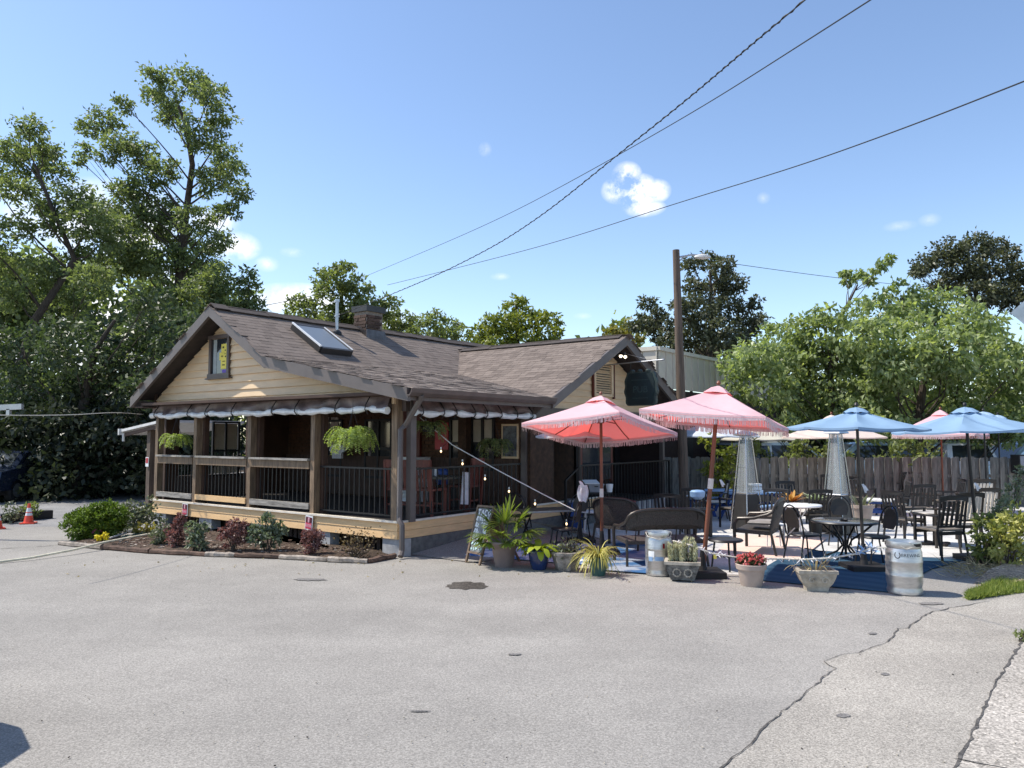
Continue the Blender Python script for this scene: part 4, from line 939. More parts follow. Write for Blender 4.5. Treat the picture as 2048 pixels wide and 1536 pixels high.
def bistro_chair(label):
    t = thing('bistro_chair', label, 'chair', (0,0,0), 0, BC); m = M['black']
    arc = [(-.20+0*.0,-.19,.45)]+[(-.20*math.cos(math.pi*k/10)*1.0,-.20-.05*math.sin(math.pi*k/10)-.03,.66+.24*math.sin(math.pi*k/10)) for k in range(11)]+[(.20,-.19,.45)]
    MB().tube(arc, .013, 6).build('back_frame', m, t, True)
    mb = MB(); inner = [(-.16*math.cos(math.pi*k/10),-.255-.03*math.sin(math.pi*k/10),.66+.20*math.sin(math.pi*k/10)) for k in range(11)]; mb.prism(inner+[(.12,-.225,.56),(-.12,-.225,.56)], (0,.008,0)); mb.build('back_panel', M['dkbrown'], t)
    MB().lathe([(.0,.43),(.20,.43),(.215,.445),(.205,.462),(.0,.468)], 18, (0,0,0)).build('seat', m, t, True)
    for sx in (-1,1):
        MB().tube([(sx*.15,.15,.44),(sx*.19,.22,0)], .012, 6).build('leg', m, t); MB().tube([(sx*.20,-.19,.46),(sx*.17,-.18,.42),(sx*.20,-.27,0)], .012, 6).build('leg', m, t)
    MB().tube([(-.17,.185,.2),(0,-.02,.24),(.17,.185,.2)], .008, 5).build('brace', m, t)
    return t
bc = bistro_chair('x')
put(bc, True, 'black arch backed chair behind the mossy stone planter', 1128, 1112, R(70), .93)
put(bc, False, 'black arch backed chair at the long brown table, behind the palm', 1040, 1078, R(-20), .93)
put(bc, False, 'black arch backed chair at the right edge of the brown table near the thin pole', 1150, 1085, R(150), .93)
put(bc, False, 'black arch backed chair left of the glass table, above the stone bowl planter', 1612, 1128, R(-70), .95)
put(bc, False, 'black arch backed chair right of the glass table, beside the horseshoe keg', 1752, 1134, R(100), .95)
put(bc, False, 'black chair pushed in on the far side of the glass table', 1690, 1096, R(175), .93)

def wicker(label, loc, rz, w, s, cush=None, group='wicker chairs'):
    t = thing('wicker_seat', label, 'armchair', loc, rz, group); t.scale = (s,s,s); wk, fr_ = M['wicker'], M['dkbrown']
    top = []
    for k in range(15):
        a = math.pi*k/14; top.append((-w*math.copysign(abs(math.cos(a))**.55, math.cos(a)), -.26-.10*math.sin(a), .55+.33*math.sin(a)**.5))
    arms = [(-w-.02,.30,.0),(-w-.03,.30,.50),(-w-.03,.24,.585),(-w-.02,.0,.60),(-w,-.20,.66)]+top[1:-1]+[(w,-.20,.66),(w+.02,.0,.60),(w+.03,.24,.585),(w+.03,.30,.50),(w+.02,.30,0)]
    MB().tube(arms, .026, 8).build('frame', fr_, t, True)
    mb = MB(); n = len(top); low = [(x*.95,-.24,.40 if w < .5 else .56) for x,_,_ in top]; mid = [(x*.97,y+.03,(z+.40)/2) for x,y,z in top]
    vs = list(top)+mid+low; mb.add(vs, [(k,k+1,n+k+1,n+k) for k in range(n-1)]+[(n+k,n+k+1,2*n+k+1,2*n+k) for k in range(n-1)]); mb.build('backrest', wk, t, True)
    for sx in (-1,1):
        MB().tube([(sx*w*.96,-.24,.42),(sx*w,-.33,0)], .02, 6).build('leg', fr_, t)
    mb = MB(); mb.prism([(-w,.28,.36),(w,.28,.36),(w*.95,-.24,.34),(-w*.95,-.24,.34)], (0,0,.055)); mb.build('seat', wk, t)
    for k in range(4 if w > .4 else 2):
        x = -w*.75+2*w*.75*k/(3 if w > .4 else 1); MB().beam((x,-.235,.40), (x,-.345,.83), .014, .014).build('back_strut', fr_, t)
    if cush:
        mb = MB(); mb.box((0,.02,.445), (w*1.7,.46,.09)); mb.build('seat_cushion', M[cush], t); mb = MB(); mb.box((0,-.22,.66), (w*1.6,.10,.36), 0, 0, R(14)); mb.build('back_cushion', M[cush], t)
    return t
wicker('wide dark wicker loveseat with rounded back behind the plain steel keg', G(1322,1128), R(8), .64, .93)
wicker('dark wicker armchair facing left under the right side of the leaning umbrella', G(1520,1106), R(62), .44, .98, None)
wicker('dark wicker club chair with maroon cushions by the left pink umbrella pole', G(1248,1096), R(-38), .45, .95, 'cushred')
MB_ = MB()
ct = thing('grey_cushion', 'grey seat cushion on the wicker armchair', 'cushion', G(1528,1108)+Vector((-.02,0,.47)), R(66)); MB().lathe([(.0,0),(.2,0),(.235,.03),(.2,.06),(0,.065)], 4, (0,.02,0), 0, (1.2,1.1)).build('pad', M['cushgrey'], ct, True)

def table(name, label, loc, rz, kind, w, d, h, topm, legm, s=1, group=None):
    t = thing(name, label, 'table', loc, rz, group); t.scale = (s,s,s)
    if kind == 'round':
        MB().lathe([(.0,h-.03),(w/2-.01,h-.03),(w/2,h-.02),(w/2,h-.006),(w/2-.01,h),(0,h)], 28).build('table_top', M[topm], t, True)
        MB().lathe([(w/2+.004,h-.034),(w/2+.016,h-.02),(w/2+.004,h-.002)], 28).build('rim', M[legm], t, True)
    else:
        MB().box((0,0,h-.018), (w,d,.036)).build('table_top', M[topm], t)
    return t
gt_ = table('glass_table', 'round dark glass table with curved black legs in front of the heater', G(1692,1118), R(20), 'round', .95, .95, .58, 'tableglass', 'black')
MB().lathe([(.018,.02),(.022,.50)], 10).build('centre_post', M['black'], gt_)
for k in range(4):
    a = math.pi*k/2+.4; c, s_ = math.cos(a), math.sin(a)
    MB().tube([(c*.40,s_*.40,.54),(c*.27,s_*.27,.42),(c*.10,s_*.10,.30),(c*.05,s_*.05,.20),(c*.14,s_*.14,.10),(c*.36,s_*.36,.0)], .016, 7).build('leg', M['black'], gt_, True)
t = thing('ashtray', 'small black ashtray on the round glass table', 'ashtray', G(1692,1118)+Vector((-.08,-.15,.582))); MB().lathe([(.05,0),(.065,.03),(.055,.03),(.04,.008),(0,.008)], 14).build('dish', M['black'], t)
st = table('side_table', 'small round black side table beside the leaning umbrella pole', G(1452,1140), 0, 'round', .45, .45, .43, 'dkbrown', 'black')
for k in range(3): a = 2.1*k+.5; MB().tube([(math.cos(a)*.15,math.sin(a)*.15,.40),(math.cos(a)*.20,math.sin(a)*.20,0)], .013, 6).build('leg', M['black'], st)
bt = table('brown_table', 'long brown folding table behind the palm pot and the chalkboard', G(1092,1082), R(22), 'rect', .95, .60, .56, 'tabletop', 'black')
for sx in (-1,1):
    MB().beam((sx*.38,-.25,.54), (sx*.38,.25,0), .02, .02).build('leg', M['black'], bt); MB().beam((sx*.38,.25,.54), (sx*.38,-.25,0), .02, .02).build('leg', M['black'], bt)
MB().box((0,-.302,.545), (.96,.02,.03)).build('edge_band', M['galv'], bt)
wt = table('white_table', 'white folding table top under the thin pole, beside the hanging cloth', G(1182,1068), R(10), 'round', .42, .42, .44, 'white', 'white')
for k in range(4): a = 1.57*k+.6; MB().tube([(math.cos(a)*.14,math.sin(a)*.14,.42),(math.cos(a)*.18,math.sin(a)*.18,0)], .011, 6).build('leg', M['white'], wt)
def cafe(label, u, v, w, h, rz=0, topm='white', s=1):
    t = table('cafe_table', label, G(u,v), rz, 'round', w, w, h, topm, 'white', s, 'white cafe tables')
    for k in range(3):
        a = 2.094*k+.3; MB().tube([(math.cos(a)*w*.28,math.sin(a)*w*.28,h-.03),(-math.cos(a)*.02,-math.sin(a)*.02,h*.5),(math.cos(a)*w*.36,math.sin(a)*w*.36,0)], .012, 6).build('leg', M['white'], t)
    return t
cafe('round white cafe table between the wicker armchair and the dark slat chair', 1600, 1078, .75, .62)
cafe('white cafe table behind the dark armchair near the largest umbrella pole', 1392, 1035, .62, .52)
cafe('small white cafe table before the fence, left of the pink umbrella pole', 1868, 1012, .34, .52)
cafe('white cafe table behind the right glass heater', 1706, 1000, .6, .45)
wst = thing('white_stool', 'low white stool in front of the round white cafe table', 'stool', G(1552,1098), 0); MB().box((0,0,.40), (.26,.26,.025)).build('seat', M['white'], wst)
for sx in (-1,1):
    for sy in (-1,1): MB().tube([(sx*.10,sy*.10,.39),(sx*.11,sy*.11,0)], .01, 6).build('leg', M['white'], wst)
wd = table('wooden_table', 'round pale topped table between the black armchair and the pale slat chair', G(1872,1090), R(10), 'round', .72, .72, .56, 'stonetop', 'dkbrown')
MB().lathe([(.05,.04),(.04,.52)], 10).build('post', M['dkbrown'], wd); MB().box((0,0,.025), (.5,.07,.05)).box((0,0,.026), (.07,.5,.05)).build('foot', M['dkbrown'], wd)
lt = table('low_table', 'long low dark table in shade in front of the fence', G(1830,1022), R(4), 'rect', 1.1, .6, .42, 'dkbrown', 'dkbrown')
for sx in (-1,1):
    for sy in (-1,1): MB().box((sx*.5,sy*.25,.2), (.05,.05,.4)).build('leg', M['dkbrown'], lt)
def picnic(label, u, v, rz, L, top, under, s=1):
    t = thing('picnic_table', label, 'picnic table', G(u,v), rz, 'blue picnic tables'); t.scale = (s,s,s)
    for k in range(5): MB().box((0,-.30+k*.15,.70), (L,.138,.035)).build('plank', M[top], t)
    for sy in (-1,1):
        for k in range(2): MB().box((0,sy*(.58+k*.14),.42), (L,.13,.035)).build('bench_plank', M[top], t)
    for sx in (-1,1):
        x = sx*L*.36
        MB().beam((x,-.25,.68), (x,-.68,0), .05, .09, (1,0,0)).build('leg', M[under], t); MB().beam((x,.25,.68), (x,.68,0), .05, .09, (1,0,0)).build('leg', M[under], t)
        MB().box((x+.05,0,.38), (.04,1.4,.09)).box((x+.05,0,.65), (.04,.66,.09)).build('crossbeam', M[under], t)
    return t
picnic('blue picnic table behind the left glass heater', 1508, 1040, R(35), 1.5, 'bluet', 'bluep', .85)
picnic('blue picnic table beside the leaning umbrella pole, behind the pale slat chair', 1430, 1028, R(20), 1.3, 'bluet', 'bluep', .8)
picnic('small blue picnic table with white top behind the succulent pot', 1762, 1048, R(60), 1.0, 'offwhite', 'bluep', .72)
# bins, tubs and other things of the patio
def bin_(label, u, v, m, w, h, name='storage_tub', z=0, rz=0, lid=None):
    t = thing(name, label, 'tub', G(u,v,0)+Vector((0,0,z)), rz); MB().lathe([(w*.42,0),(w*.5,h-.02),(w*.54,h-.02),(w*.54,h),(w*.48,h),(w*.40,.02),(0,.02)], 4, (0,0,0), 0, (1.25,1.0), 0).build('body', M[m], t)
    if lid: MB().box((0,0,h+.012), (w*1.05,w*.8,.024)).build('lid', M[lid], t)
    for sy in (-1,1): MB().box((0,sy*w*.37,h*.72), (w*.22,.01,h*.12)).build('handle_hole', M['blackp'], t)
    return t
bin_('grey storage tub at the fence, left of the other grey tub', 1570, 998, 'greyp', .62, .5, lid='black')
bin_('grey storage tub at the fence beside the dark round bag', 1608, 999, 'greyp', .62, .48, lid='black')
bin_('blue recycling tub at the fence behind the orange bromeliad', 1560, 1004, 'bluep', .42, .62)
bin_('white lidded tub under the low dark table', 1812, 1020, 'offwhite', .22, .30)
stand = thing('bus_stand', 'black serving stand under the thin pole at the porch rail', 'stand', G(1192,1058), R(5))
for sx in (-1,1):
    for sy in (-1,1): MB().box((sx*.24,sy*.15,.36), (.03,.03,.72)).build('leg', M['black'], stand)
MB().box((0,0,.72), (.56,.38,.025)).build('shelf', M['black'], stand); MB().box((0,0,.3), (.54,.36,.02)).build('shelf', M['black'], stand)
p = G(1192,1058)
t = bin_('grey bus tub with a tilted lid on the serving stand', 1192, 1058, 'greyp', .34, .16, 'bus_tub', .735); MB().box((-.10,-.02,.20), (.30,.24,.015), R(10), 0, R(14)).build('lid', M['white'], t)
t = thing('paper_cup', 'white cup beside the grey bus tub', 'cup', p+Vector((.27,-.05,.735))); MB().lathe([(.05,0),(.075,.16),(.0,.16)], 14).build('cup', M['white'], t)
t = thing('small_bin', 'small grey box on the ground side of the serving stand', 'box', G(1150,1056), R(8)); MB().box((0,0,.27), (.26,.24,.54)).build('body', M['bluep'], t); MB().box((0,0,.55), (.29,.27,.05)).build('lid', M['greyp'], t)
tw = thing('hanging_towel', 'white towel hanging beside the thin pole', 'towel', D(1166,985,b1.y+.25), R(8)); mb = MB()
vs = []; 
for i in range(7):
    for j in range(7):
        x = (i/6-.5)*(.13+.06*math.sin(j*.6)); vs.append((x, .02*math.sin(i*2+j*.4), .12-.26*j/6-(.05*abs(i/6-.5))*(j/6)))
mb.add(vs, [(i*7+j,i*7+j+1,(i+1)*7+j+1,(i+1)*7+j) for i in range(6) for j in range(6)]); mb.build('cloth', M['cloth'], tw, True); MB().tube([(0,.0,.12),(-.05,.03,.16),(-.04,.06,-.5)], .008, 5).build('hook', M['black'], tw)
bg_ = thing('dark_bag', 'round dark blue bag leaning at the fence behind the right heater', 'bag', G(1650,1004)); MB().lathe([(.18,0),(.3,.12),(.32,.35),(.24,.58),(.1,.68),(0,.69)], 14, (0,0,0), 0, (1,.8)).build('body', M['carblue'], bg_, True)
bn = thing('blue_bundle', 'pale blue tied bundle on the white table behind the dark armchair', 'bundle', D(1395,988,14.4)); MB().lathe([(.06,-.10),(.12,-.05),(.13,.04),(.10,.07),(0,.08)], 10, (0,0,0), 0, (1.1,.9)).build('body', M['bluet'], bn, True)
MB().box((0,0,-.28),(.5,.4,.03)).box((-.2,0,-.7),(.04,.35,.84)).box((.2,0,-.7),(.04,.35,.84)).build('stand', M['blackp'], bn)
mb_ = thing('white_crate', 'white slotted crate on the blue picnic table behind the left heater', 'crate', (D(1510,967,17.0).x,17.0,.73)); 
for k in range(3): MB().box((0,0,-.10+k*.075), (.24,.2,.055)).build('board', M['white'], mb_)
MB().box((0,.0,-.12),(.2,.18,.04)).build('base', M['white'], mb_)
t = thing('white_cushion', 'white cushion draped over a grey chair top before the fence', 'cushion', G(1752,1003)+Vector((.05,.30,.86)), R(10)); MB().lathe([(.15,-.05),(.15,.01),(.10,.05),(0,.06)], 14, (0,0,0), 0, (1.2,.5)).build('cloth', M['cloth'], t, True)
spk = thing('speaker_box', 'black speaker box hanging on the fence at the right frame edge', 'speaker', D(2046,928,FYY-.25), 0); MB().box((0,0,0), (.42,.34,.48)).build('cabinet', M['blackp'], spk); MB().box((0,-.175,0), (.36,.01,.42)).build('grille', M['greyp'], spk); MB().box((0,.2,0), (.1,.08,.1)).build('bracket', M['black'], spk)

# ------------------------------------------------------------------ kegs
def keg(label, u, v, r, h, rz, logo):
    t = thing('beer_keg', label, 'keg', GP(u,v,r*.9), rz, 'steel beer kegs at the patio edge')
    pr = [(r*.90,0),(r*.97,.012),(r*.985,.05),(r*.94,.075),(r*.95,.10),(r,.14)]
    for z in (.36,.62): pr += [(r,h*z-.022),(r*1.022,h*z-.008),(r*1.022,h*z+.006),(r,h*z+.02)]
    pr += [(r,h*.80),(r*.94,h*.855),(r*.93,h*.87),(r*.97,h*.89),(r*.985,h*.95),(r*.96,h),(r*.92,h),(r*.90,h*.90),(r*.86,h*.885),(0,h*.90)]
    MB().lathe(pr, 36).build('shell', M['steel'], t, True)
    MB().lathe([(.035,0),(.035,.03),(0,.035)], 14, (0,0,h*.9)).build('valve', M['chrome'], t)
    for a in (-1.25,1.2): 
        MB().box((math.sin(a)*r*.965,-math.cos(a)*r*.965,h*.945), (.10,.012,.035), a).build('handle_hole', M['grime'], t)
    MB().tube([(r*.6,-r*.75,h*1.0),(r*.85,-r*.55,h*.93),(r*.5,-r*.92,h*.88),(r*.2,-r*1.01,h*.93)] if logo else [(-r*.95,-r*.3,h*.98),(-r*.8,-r*.72,h*.9),(0,-r*1.06,h*.855),(r*.8,-r*.72,h*.9),(r*.95,-r*.3,h*.98)], .007, 5).build('tie_rope', M['rope'], t, True)
    def wrap(o):
        for v_ in o.data.vertices:
            a = v_.co.x/(r*1.006); v_.co = (math.sin(a)*(r*1.006), -math.cos(a)*(r*1.006), v_.co.y)
        o.rotation_euler = (0,0,0)
        o.scale = (1,1,1)
    if logo:
        o = text('lettering', 'BREWING', .052, M['ink'], t, (0,0,0), 0); o.data.transform(Matrix.Translation((.155,h*.755,0))); wrap(o)
        o = text('lettering', 'RIES', .05, M['galv'], t, (0,0,0), 0); o.data.transform(Matrix.Translation((-.135,h*.755,0))); wrap(o)
        mb = MB(); pts = [(math.sin(a)*.030, h*.755-math.cos(a)*.036, 0) for a in np.linspace(-2.5,2.5,18)]; mb.tube(pts, .0055, 5); o = mb.build('horseshoe_mark', M['ink'], t); wrap(o)
    else:
        mb = MB(); mb.box((.06,h*.80-.03,0), (.03,.07,.001)); o = mb.build('red_sticker', M['redp'], t); 
        for v_ in o.data.vertices: a = v_.co.x/(r*1.006); v_.co = (math.sin(a)*(r*1.008), -math.cos(a)*(r*1.008), v_.co.y-.03)
        for i, (x, z, w, hh, m) in enumerate([(-.11,.45,.09,.08,'white'),(-.12,.34,.06,.06,'bluet'),(.0,.35,.11,.05,'bluet')]):
            mb = MB(); n_ = 5; vs = []
            for k in range(n_+1):
                a = (x+w*(k/n_-.5))/r; vs += [(math.sin(a)*r*1.022,-math.cos(a)*r*1.022,h*(z+.06)-hh/2),(math.sin(a)*r*1.022,-math.cos(a)*r*1.022,h*(z+.06)+hh/2)]
            mb.add(vs, [(2*k,2*k+2,2*k+3,2*k+1) for k in range(n_)]); mb.build('label', M[m], t)
    return t
keg('large steel keg with a horseshoe emblem and lettering at the patio right corner', 1810, 1192, .198, .615, R(-46), True)
keg('slim steel keg with a red sticker beside the carved grey planter', 1318, 1154, .178, .575, R(-8), False)

# ------------------------------------------------------------------ garland and light strings
def light_string(name, label, pts, r, m, bulbs, drop=.07, glow=True, group=None):
    t = thing(name, label, 'string lights', pts[0], 0, group); o = Vector(pts[0]); P = []
    for i in range(len(pts)-1):
        for k in range(8): P.append(Vector(pts[i]).lerp(Vector(pts[i+1]), k/8)-o)
    P.append(Vector(pts[-1])-o)
    MB().tube(P, r, 6).build('cord', M[m], t)
    for b in bulbs:
        q = Vector(b)-o; pk = min(P, key=lambda p: (p-q).length)
        MB().tube([pk, q+Vector((0,0,.03))], .004, 5).build('drop_wire', M['wire'], t)
        MB().lathe([(.012,.05),(.014,.02),(.010,.0)], 8, q).build('socket', M['galv'], t); MB().lathe([(.006,.0),(.015,-.015),(.016,-.026),(.008,-.04),(0,-.044)], 10, q).build('bulb', M['bulb'], t, True)
    return t
e0, e1 = W(.0,.9,2.05), Vector((b1.x-.42, b1.y+.08, .62))
def on(f): return e0.lerp(e1, f)
cordp = [D(840,835,13.2),D(905,890,12.9),D(1000,943,12.6),D(1085,988,12.4),D(1150,1021,12.2)]
light_string('string_lights', 'taut white cord with hanging bulbs slanting from the side porch to the patio chairs', cordp, .009, 'offwhite', [D(882,900,12.95),D(925,925,12.8),D(970,955,12.7),D(1018,980,12.55),D(1070,1005,12.4),D(1133,1045,12.2)])
light_string('string_lights', 'small warm bulbs hanging inside the porch behind the corner post', [W(-.6,.8,2.36),W(-1.0,1.6,2.22),W(-1.6,2.4,2.3)], .006, 'wire', [W(-.62,.85,2.14),W(-.9,1.5,2.0),W(-1.3,2.0,2.12)])
gar = [G(1338,1154)+Vector((.06,0,.47)), D(1380,1090,9.95), D(1425,1107,9.9), D(1500,1119,9.8), D(1560,1117,9.6), D(1610,1119,9.4), D(1660,1116,9.3), D(1710,1108,9.25), D(1745,1096,9.2), G(1788,1192)+Vector((-.02,.1,.54))]
g_ = light_string('garland_rope', 'white rope garland strung between the two kegs in front of the tables', gar, .011, 'rope', [], .05)
mb = MB(); q = random.Random(3)
for i in range(150):
    f = q.random()*(len(gar)-1.001); k = int(f); p = gar[k].lerp(gar[k+1], f-k)-gar[0]; d = Vector((q.uniform(-1,1),q.uniform(-1,1),q.uniform(-1.6,.8))).normalized()*q.uniform(.03,.09); s_ = d.orthogonal().normalized()
    mb.strip([p, p+d*.5, p+d], [.006,.012,.003], s_)
tag(mb.build('garland_leaves', M['cloth'], g_), kind='stuff')
MB().box(gar[2]-gar[0]+Vector((.03,-.01,-.04)), (.035,.02,.05)).build('yellow_tag', M['yellow'], g_)
mb = MB()
for i in range(16):
    p = gar[7].lerp(gar[8], q.random())-gar[0]+Vector((q.uniform(-.05,.05),q.uniform(-.03,.03),q.uniform(-.04,.05))); d = Vector((q.uniform(-1,1),q.uniform(-1,1),q.uniform(-.3,1))).normalized()*.09; mb.strip([p,p+d*.5,p+d],[.01,.035,.004],d.orthogonal().normalized())
mb.build('ribbon_bow', M['bluet'], g_)

# ------------------------------------------------------------------ chalkboard
ab = thing('chalkboard_sign', 'chalk lettered sandwich board at the deck corner, left of the palm pot', 'sandwich board', G(945,1129), 0)
p00, p01 = G(932,1125)-ab.location, G(959,1131)-ab.location; ax = (p01-p00).normalized(); topz = .83
dx_ = D(957,1010,11.42)-ab.location; back = Vector((ax.y*-1, ax.x, 0)).normalized()
TLp = D(957,1012,11.50)-ab.location; TRp = D(988,1015,11.30)-ab.location; TRp.z = TLp.z; BLp, BRp = p00, p01
nrm = (BRp-BLp).cross(TLp-BLp).normalized()
if nrm.y > 0: nrm = -nrm
for a, b in ((BLp,TLp),(BRp,TRp)): MB().beam(a, b, .032, .03, nrm).build('leg', M['frame'], ab)
for f, m, h in ((1.0,'frame',.05),(.19,'frame',.06)): MB().beam(BLp.lerp(TLp,f)-nrm*.001, BRp.lerp(TRp,f)-nrm*.001, .03, h, nrm).build('rail', M[m], ab)
mb = MB(); q4 = [BLp.lerp(TLp,.2), BRp.lerp(TRp,.2), BRp.lerp(TRp,.97), BLp.lerp(TLp,.97)]; mb.prism([p-nrm*.004 for p in q4], -nrm*.012); mb.build('board', M['board'], ab)
bk = (TLp+TRp)/2; off = Vector((.34,.22,0))
for a, b in ((BLp,TLp),(BRp,TRp)): MB().beam(Vector((b.x,b.y,b.z-.02)), Vector((b.x,b.y,0))+off*1.1, .03, .028).build('back_leg', M['frame'], ab)
mb = MB(); mb.prism([TLp-Vector((0,0,.06)), TRp-Vector((0,0,.06)), Vector((TRp.x,TRp.y,.25))+off*.75, Vector((TLp.x,TLp.y,.25))+off*.75], (.004,.008,0)); mb.build('back_board', M['frame'], ab)
def bpt(x, y): return (BLp.lerp(TLp,.2+.77*y)).lerp(BRp.lerp(TRp,.2+.77*y), .06+.88*x)+nrm*.003
def stroke(mb, pts, w=.008):
    w *= 2.1
    P = [bpt(*p) for p in pts]
    for a, b in zip(P[:-1], P[1:]): mb.beam(a, b, w, .002, nrm)
mb = MB(); glyph = {'T':[[(0,1),(1,1)],[(.5,1),(.5,0)]],'A':[[(0,0),(.5,1),(1,0)],[(.2,.4),(.8,.4)]],'C':[[(1,.9),(.4,1),(0,.5),(.4,0),(1,.1)]],'O':[[(.5,1),(0,.5),(.5,0),(1,.5),(.5,1)]]}
for i, ch_ in enumerate('TACO'):
    for st_ in glyph[ch_]: stroke(mb, [(.03+i*.25+x*.19, .83+y*.13) for x, y in st_], .009)
q = random.Random(12)
for row, (yy, hh, nn) in enumerate(((.70,.10,5),(.555,.12,5),(.42,.11,6),(.28,.11,5))):
    for i in range(nn):
        x0_ = .02+i*.97/nn; w_ = .80/nn; pts = [(x0_+w_*q.random(), yy+hh*q.random()) for _ in range(7)]; stroke(mb, pts, .0095)
        stroke(mb, [(x0_, yy+hh*.1), (x0_+w_*q.uniform(.2,.6), yy+hh), (x0_+w_, yy+hh*q.random())], .010)
mb.build('chalk_lettering', M['chalk'], ab)
mb = MB()
for row, yy in enumerate((.14,.03)):
    for i in range(5):
        x0_ = .03+i*.19; stroke(mb, [(x0_+.15*q.random(), yy+.10*q.random()) for _ in range(4)], .010)
mb.build('chalk_lettering', M['chalkb'], ab)

# ------------------------------------------------------------------ cones
def cone_mesh(t):
    MB().box((0,0,.012), (.27,.27,.024)).build('base', M['cone'], t)
    MB().lathe([(.098,.024),(.068,.17)], 20).build('body', M['cone'], t, True); MB().lathe([(.068,.17),(.0575,.225)], 20).build('reflective_band', M['reflect'], t, True)
    MB().lathe([(.0575,.225),(.053,.245)], 20).build('body', M['cone'], t, True); MB().lathe([(.053,.245),(.038,.33)], 20).build('reflective_band', M['reflect'], t, True); MB().lathe([(.038,.33),(.028,.38),(.028,.42),(.0,.42)], 20).build('body', M['cone'], t, True)
cn = thing('traffic_cone', 'orange traffic cone with two white bands standing by the dark curb', 'cone', G(57,1047), .3, 'traffic cones'); cone_mesh(cn)
dup(cn, G(-6,1058), .7, 'orange traffic cone cut by the left frame edge')

# ------------------------------------------------------------------ cars
def car(name, label, loc, rz, m, kind='sedan'):
    t = thing(name, label, 'car', loc, rz)
    if kind == 'sedan': prof = [(-2.2,.35),(-2.25,.6),(-2.15,.88),(-1.55,.95),(-.85,1.40),(.35,1.44),(1.15,1.0),(2.05,.85),(2.25,.6),(2.22,.32)]; gl = [(-1.42,.97),(-.82,1.35),(.32,1.39),(1.0,1.0)]
    else: prof = [(-2.2,.38),(-2.25,.8),(-2.2,1.05),(-1.95,1.62),(-.2,1.70),(.55,1.64),(1.2,1.12),(2.1,.98),(2.25,.65),(2.22,.35)]; gl = [(-1.98,1.1),(-1.85,1.55),(.50,1.58),(1.08,1.12)]
    vs = []; secs = [(-.86,.92,.90),(-.80,1,1),(.80,1,1),(.86,.92,.90)]
    n = len(prof)
    def wz(z, y): return y*(1-.20*max(0,(z-.95))/.7)
    for y, s1_, s2_ in secs:
        for (x, z) in prof: vs.append((x*(1 if abs(y) < .83 else .985), wz(z,y), .3+(z-.3)*(1 if abs(y) < .83 else .97)))
    fs = [(i*n+k, i*n+k+1, (i+1)*n+k+1, (i+1)*n+k) for i in range(3) for k in range(n-1)]+[tuple(range(n)), tuple(range(3*n,4*n))[::-1]]+[(i*n,(i+1)*n,(i+1)*n+n-1,i*n+n-1) for i in range(3)]
    MB().add(vs, fs).build('body', m, t, True)
    for s_ in (-1,1):
        xs = [gl[0][0]+.18, gl[1][0]+.05, gl[2][0]-.05, gl[3][0]-.15]; xm = (xs[1]+xs[2])/2
        for q4 in ([(xs[0],gl[0][1]),(xs[1],gl[1][1]-.02),(xm-.04,gl[1][1]),(xm-.04,gl[0][1])], [(xm+.04,gl[0][1]),(xm+.04,gl[2][1]-.02),(xs[2],gl[2][1]-.02),(xs[3],gl[3][1])]):
            MB().add([(x, s_*(.865*(1-.2*max(0,z-.95)/.7)+.002), z) for x, z in q4], [(0,1,2,3)] if s_ < 0 else [(3,2,1,0)]).build('side_window', M['glassd'], t)
        for x in (-1.38,1.38):
            w = MB(); w.lathe([(.0,-.1),(.31,-.1),(.325,-.06),(.325,.06),(.31,.1),(0,.1)], 20); w.v = [(a, c, b_) for a, b_, c in w.v]; o = w.build('tyre', M['rubber'], t, True, (x,s_*.76,.325))
            w = MB(); w.lathe([(.0,-.01),(.19,-.01),(.2,.012),(0,.02)], 14); w.v = [(a, c*s_, b_) for a, b_, c in w.v]; w.build('rim', M['galv'], o, True, (0,s_*.10,0))
        MB().box((2.2,s_*.62,.70), (.08,.3,.12)).build('headlight', M['white'], t); MB().box((-2.2,s_*.66,.78), (.08,.26,.13)).build('tail_light', M['redp'], t)
        MB().box((.95,s_*.98,1.02), (.12,.16,.11)).build('wing_mirror', m, t)
    def pane(a, b, nm):
        ny = .70; (x0_,z0_), (x1_,z1_) = a, b; d = Vector((z1_-z0_,0,-(x1_-x0_))).normalized()*.006; d = d if d.z > 0 else -d
        MB().add([Vector((x0_+(x1_-x0_)*.08,-wz(z0_,ny),z0_+(z1_-z0_)*.08))+d, Vector((x1_-(x1_-x0_)*.1,-wz(z1_,ny),z1_-(z1_-z0_)*.1))+d, Vector((x1_-(x1_-x0_)*.1,wz(z1_,ny),z1_-(z1_-z0_)*.1))+d, Vector((x0_+(x1_-x0_)*.08,wz(z0_,ny),z0_+(z1_-z0_)*.08))+d], [(0,1,2,3)]).build(nm, M['glassd'], t)
    if kind == 'sedan': pane(prof[3], prof[4], 'rear_window'); pane(prof[6], prof[5], 'windscreen')
    else: pane(prof[2], prof[3], 'rear_window'); pane(prof[6], prof[5], 'windscreen')
    MB().box((-2.235,0,.66), (.02,.34,.16)).build('number_plate', M['plate'], t)
    MB().box((0,0,.30), (4.2,1.5,.14)).build('underbody', M['rubber'], t)
    return t
def atg(u, Y): p = D(u, 900, Y); return (p.x, Y, 0)
car('parked_car', 'dark blue car parked in tree shade behind the left cones', (-14.85,23.2,0), R(92), M['carblue'])
car('parked_car', 'pale silver van-like car behind the fence, left of the right heater', atg(1560,25), R(8), M['carsilver'], 'suv')
car('parked_car', 'pale blue car behind the fence, beside the succulent pot', atg(1735,24.6), R(174), M['carpale'], 'suv')
car('parked_car', 'white car behind the fence, near the pink umbrella pole', atg(1858,25.4), R(95), M['carwhite'], 'suv')
